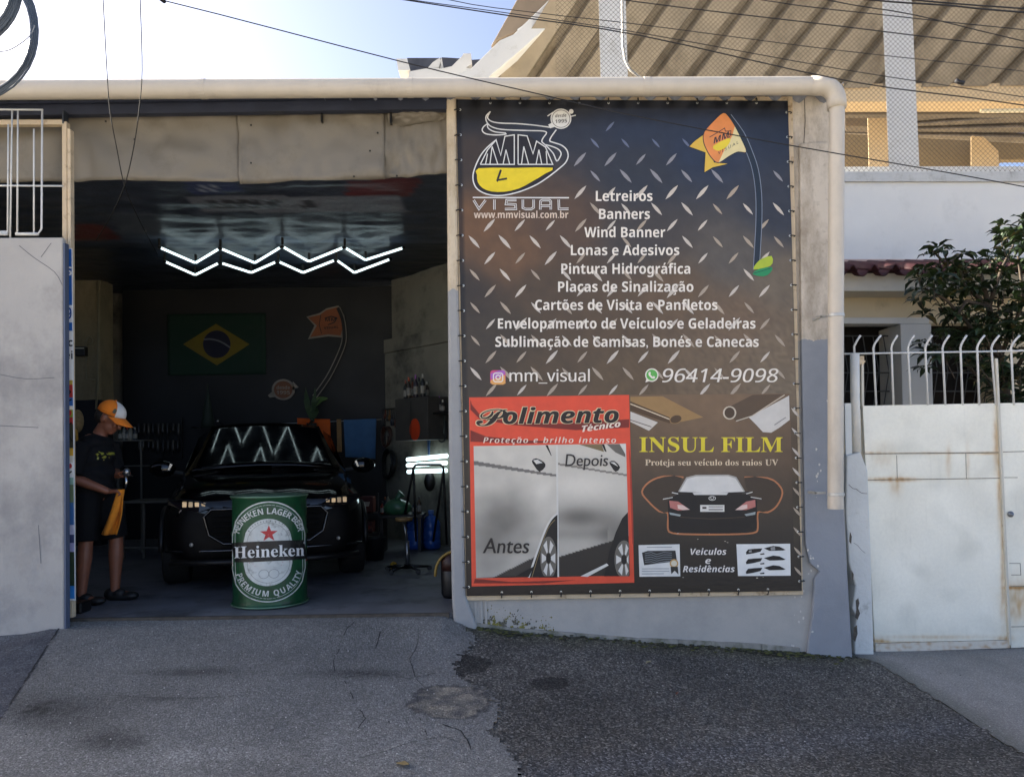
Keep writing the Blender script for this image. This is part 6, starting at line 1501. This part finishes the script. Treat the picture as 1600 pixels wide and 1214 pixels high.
# ---------------------------------------------------------------- shrub behind the gate
random.seed(21)
tr = thing('shrub', 'dark glossy leafed tree growing behind the white gate in front of the house', 'tree', tuple(P(1570,700,7.2)))
BARK = mat('bark', '#4a4034', .9, var=.3, scale=20, bmp=.6)
base = P(1578, 760, 7.2); base.z = -.36
g = MB(); hubs = []
def limb(pts, r0, r1): n = len(pts); g.tube(pts, [r0+(r1-r0)*i/(n-1) for i in range(n)], 8)
T1 = [base, P(1575,640,7.2), P(1562,560,7.15), P(1545,480,7.1), P(1530,420,7.1)]; limb(T1, .055, .018)
for pts in ([(1562,560,7.15),(1520,515,7.0),(1480,470,6.9),(1445,450,6.9)], [(1545,480,7.1),(1500,440,7.05),(1470,405,7.0),(1455,390,7.0)], [(1545,480,7.1),(1565,420,7.2),(1585,380,7.3)], [(1575,600,7.2),(1620,520,7.3),(1650,430,7.4)], [(1572,620,7.2),(1520,580,7.0),(1480,540,6.9)], [(1562,560,7.15),(1600,470,7.0),(1590,400,7.0)], [(1545,480,7.1),(1510,470,6.8),(1490,500,6.75)]):
    limb([P(*p) for p in pts], .022, .007)
poly = [(1428,450),(1440,395),(1475,388),(1505,408),(1540,398),(1572,352),(1590,350),(1640,330),(1720,420),(1720,640),(1560,640),(1530,600),(1500,560),(1455,565),(1440,530),(1480,500),(1440,480)]
GAPS = [(1455,505,28),(1520,470,10),(1492,585,24),(1530,405,10)]
for _ in range(380):
    while True:
        x, y = random.uniform(1425,1720), random.uniform(335,640)
        if inside(x, y, poly) and not any(math.hypot(x-a, y-b) < c for a, b, c in GAPS): break
    Y = 7.1+random.uniform(-.55,.55); hubs.append(P(x, y, Y))
for x, y in ((1568,352),(1571,362),(1575,375),(1432,452),(1437,470),(1444,492),(1450,398),(1465,388),(1505,396),(1440,535),(1450,548),(1462,545),(1445,575),(1475,520),(1600,345)): hubs.append(P(x, y, 7.0))
for h in hubs[::3]:
    b = h+Vector((random.uniform(-.02,.12), random.uniform(-.05,.05), -random.uniform(.08,.2))); g.tube([b, h], [.006,.003], 5, cap=False)
g.build('trunk', BARK, tr, smooth=True)
LEAF = [mat('leaf_dark', '#1f2d15', .42, var=.35, scale=9), mat('leaf_mid', '#2e3e1f', .42, var=.3, scale=9), mat('leaf_brown', '#5a5230', .5, var=.3, scale=9)]
g = MB()
for h in hubs:
    k = random.randint(6, 10); ph = random.random()*6.28
    for i in range(k):
        a = ph+i*2.4; el = random.uniform(-.5, .45); L_ = random.uniform(.06, .17); w = L_*random.uniform(.17,.22)
        d = Vector((math.cos(a)*math.cos(el), math.sin(a)*math.cos(el), math.sin(el))); sd = d.cross(Vector((0,0,1))).normalized(); sd = (sd+Vector((0,0,random.uniform(-.5,.5)))).normalized()
        up = sd.cross(d); o = h+d*.01; m1 = o+d*L_*.3+up*.01; m2 = o+d*L_*.68+up*.006; tp = o+d*L_-up*.022; dn = -up*w*.35
        g.add([o, m1+sd*w-dn, m2+sd*w*.85-dn, tp, m2-sd*w*.85-dn, m1-sd*w-dn, m1, m2], [(0,1,6),(0,6,5),(1,2,7,6),(6,7,4,5),(2,3,7),(7,3,4)], random.choices((0,1,2), (6,4,.6))[0])
g.build('crown', LEAF, tr)

# ---------------------------------------------------------------- weeds, moss, litter
def weed(px, py, n, hgt, label, seed):
    random.seed(seed); p = gp(px, py, 0); g = MB()
    for i in range(n):
        a = random.uniform(0, 6.28); L_ = hgt*random.uniform(.5,1.1); d = Vector((math.cos(a)*.75, -abs(math.sin(a))*.5, random.uniform(.3,1.1))).normalized()
        m = p+d*L_*.55+Vector((0,0,.01)); t = p+d*L_+Vector((0,0,-.25*L_)); sd = d.cross(Vector((0,1,.2))).normalized()*L_*.10
        g.add([p+Vector((random.uniform(-.02,.02), -.004, 0)), m+sd, t, m-sd], [(0,1,2,3)], i % 2)
        for s in (-1, 1):
            q = p+d*L_*.5; e = q+(d+sd*s*8).normalized()*L_*.4; g.add([q, (q+e)/2+d*L_*.07, e, (q+e)/2-d*L_*.05], [(0,1,2,3)], (i+1) % 2)
    tag(g.build('weed', [mat('weed_green', '#3d4a26', .7, var=.3, scale=20), mat('weed_dark', '#2c331f', .7, var=.3)]), label, 'weed')
weed(1268, 1013, 16, .13, 'green weed growing in the broken corner at foot of the pilaster', 1)
weed(1247, 1013, 9, .07, 'small low weed left of the bigger weed at the pilaster foot', 2)
weed(1130, 1006, 8, .045, 'tiny weed tuft at foot of the grey wall under the window film print', 3)
weed(1303, 1022, 7, .05, 'tiny weed at the foot of the garage wall beside the gate pillar', 4)
random.seed(31); g = MB()
for i in range(520):
    x = random.choice((random.gauss(785,25), random.uniform(740,1330), random.gauss(1120,80), random.gauss(1250,40)))
    if not 742 < x < 1335: continue
    y = interp(x, base_px)+abs(random.gauss(0, 4)); p = gp(x, y, .002); r = random.uniform(.004,.014)
    g.blob(p, (r*1.6, r, r*.5), 6, 4, i % 2)
o = g.build('moss', [mat('moss_green', '#474a24', .95, var=.3, scale=30), mat('moss_dark', '#2e2f22', .95, var=.3, scale=30)]); o['kind'] = 'stuff'; o['label'] = 'moss and dirt along the foot of the front wall'
g = MB(); random.seed(17)
for i in range(1500):
    x = random.choice((random.gauss(782,18), random.gauss(800,30), random.uniform(742,860))); up = random.expovariate(1/8.); y = interp(x, base_px)-up
    if x < 752 or x > 880 or up > 36 or nz(x/9, y/9, 3) < -.05: continue
    s = random.uniform(.0015,.0055)*(1.2-up/60); p = P(x, y, WY-.0018); g.blob(p, (s*random.uniform(.7,1.6), .0016, s*random.uniform(.7,2)), 5, 4, 0 if nz(x/14, y/14, 9) > -.05 else 1)
o = g.build('wall_moss', [mat('moss_yellow', '#77733a', .95, var=.35, scale=30), mat('moss_grime', '#5a574a', .95, var=.35, scale=30)]); o['kind'] = 'stuff'; o['label'] = 'yellow green moss at left foot of the front wall'
g = MB(); random.seed(5)
for i in range(420):
    x, y = random.uniform(0,1590), random.uniform(985,1210); p = gp(x, y, .003)
    if p.y > 5.6: continue
    r = random.uniform(.0018,.005); g.blob(p, (r, r*.8, r*.6), 5, 4, 0 if random.random() < .3 else 1)
o = g.build('grit', [ink('#b9b7b0'), mat('grit_dark', '#3a3b3e', .9)]); o['kind'] = 'stuff'; o['label'] = 'scattered small grit on the ramp and asphalt'
def fallen(px, py, L_, col, label, rot):
    p = gp(px, py, .008); g = MB(); d = Vector((math.cos(rot), math.sin(rot), 0)); s = Vector((-d.y, d.x, 0))*L_*.3
    g.add([p-d*L_/2, p-d*L_*.1+s+Vector((0,0,.008)), p+d*L_*.25+s*.8+Vector((0,0,.006)), p+d*L_/2+Vector((0,0,.01)), p+d*L_*.25-s*.8+Vector((0,0,.010)), p-d*L_*.1-s+Vector((0,0,.012)), p], [(0,1,6),(1,2,3,6),(6,3,4,5),(0,6,5)])
    tag(g.build('fallen_leaf', mat('leaf_'+col[1:], col, .7, var=.25, scale=60), solid=.0012), label, 'leaf', 'fallen leaves on the ground')
fallen(629, 1197, .085, '#7a6a44', 'yellow brown fallen leaf on the concrete ramp at the bottom of view', -.6)
fallen(1013, 1037, .05, '#8d8564', 'small pale fallen leaf on the asphalt below the window film print', .4)
fallen(1058, 1086, .03, '#6b3a26', 'tiny reddish fallen leaf in the middle of the asphalt', .9)

# ---------------------------------------------------------------- overhead cables
def cable(label, pts, Y, r, group='overhead cables'):
    g = MB(); q = []
    for (x, y, *k) in pts: q.append(P(x, y, k[0] if k else Y))
    g.tube(q, r*.75, 6); tag(g.build('overhead_cable', CABLE, smooth=True), label, 'cable', group)
cable('long thin cable slanting from top left across the advert to the right edge', smoothline([(-400,-112),(-52,-66),(250,0),(620,95),(840,147),(1000,183),(1232,227),(1600,292),(2100,395)], 4), 4.4, .0042)
TH = 'thin black cable crossing in front of the grandstand underside'
for pts, Y, r in (([(500,-22),(630,0),(795,25),(1000,56),(1330,128),(1600,165),(2100,250)], 4.2, .0042), ([(560,-14),(640,0),(800,22),(1000,52),(1322,110),(1600,152),(2100,230)], 4.4, .003), ([(550,-50),(700,0),(850,22),(1000,39),(1300,78),(1600,112),(2100,180)], 4.6, .003),
                  ([(700,-40),(1000,4),(1300,40),(1600,76),(2100,130)], 4.2, .0038), ([(900,-60),(1187,0),(1400,26),(1600,47),(2100,96)], 4.3, .0034), ([(1000,-70),(1290,0),(1424,23),(1600,65),(2100,180)], 4.0, .0034), ([(1100,-30),(1356,0),(1480,9),(1600,20),(2100,56)], 3.8, .0055), ([(1200,-25),(1424,0),(1600,14),(2100,45)], 3.9, .005)):
    cable(TH, smoothline(pts, 4), Y, r)
g = MB(); g.tube([P(x, y, 4.2) for x, y in ((1493,126),(1499,129),(1506,130))], .011, 8); tag(g.build('cable_splice', CABLE, smooth=True), 'short black splice sleeve on a cable before the grandstand at right', 'splice')
for i, pts in enumerate(([(158,-40),(161,0),(167,110),(172,175),(183,235),(195,292),(218,345),(246,398)], [(218,-40),(219,0),(222,110),(217,175),(208,235),(194,292),(172,340),(150,376)])):
    g = MB(); q = smoothline(pts, 5); g.tube([P(x, y, 5.05+.02*i+max(0, (y-290)/110)*1.6) for x, y in q], .0032, 6)
    tag(g.build('hanging_wire', mat('grey_wire', '#2b2a28', .8, spec=.1), smooth=True), ['thin wire hanging from top left and crossing toward the tube lights', 'thin wire hanging beside the other and crossing back to the left'][i], 'wire', 'hanging wires')
cl = thing('cable_coil', 'big coil of spare cable hanging at the top left corner', 'coil', tuple(P(-40,150,4.0)))
def coil(cx, cy, rx, ry, n, w, r, seed):
    for k in range(n):
        g = MB(); o = (k-(n-1)/2)*w; pts = []
        for a in range(0, 360, 10):
            j = 2.5*nz(a/70, seed, k); pts.append(P(cx+(rx+o+j)*math.cos(R(a)), cy+(ry+o+j)*math.sin(R(a)), 4.4+.012*k+.01*math.sin(R(a*2+k*40))))
        g.tube(pts, r, 6, closed=True); g.build('cable_turn', mat('coil_rubber', '#4d5660', .5), cl, smooth=True)
coil(-52, 48, 106, 108, 5, 2.6, .0062, 1); coil(-66, -18, 92, 88, 6, 3.2, .008, 2)
g = MB(); g.tube([P(x, y, 4.4) for x, y in smoothline([(54,40),(48,55),(30,70),(10,80),(-20,82)])], .003, 6); g.build('loose_turn', mat('coil_grey', '#8a8d90', .5), cl)
g = MB(); g.tube([P(249,-3,4.35), P(257,3,4.4)], .012, 6); tag(g.build('cable_clip', CABLE), 'small dark clip on the long slanting cable at the top edge', 'clip')

bpy.data.scenes.remove(TYPE)
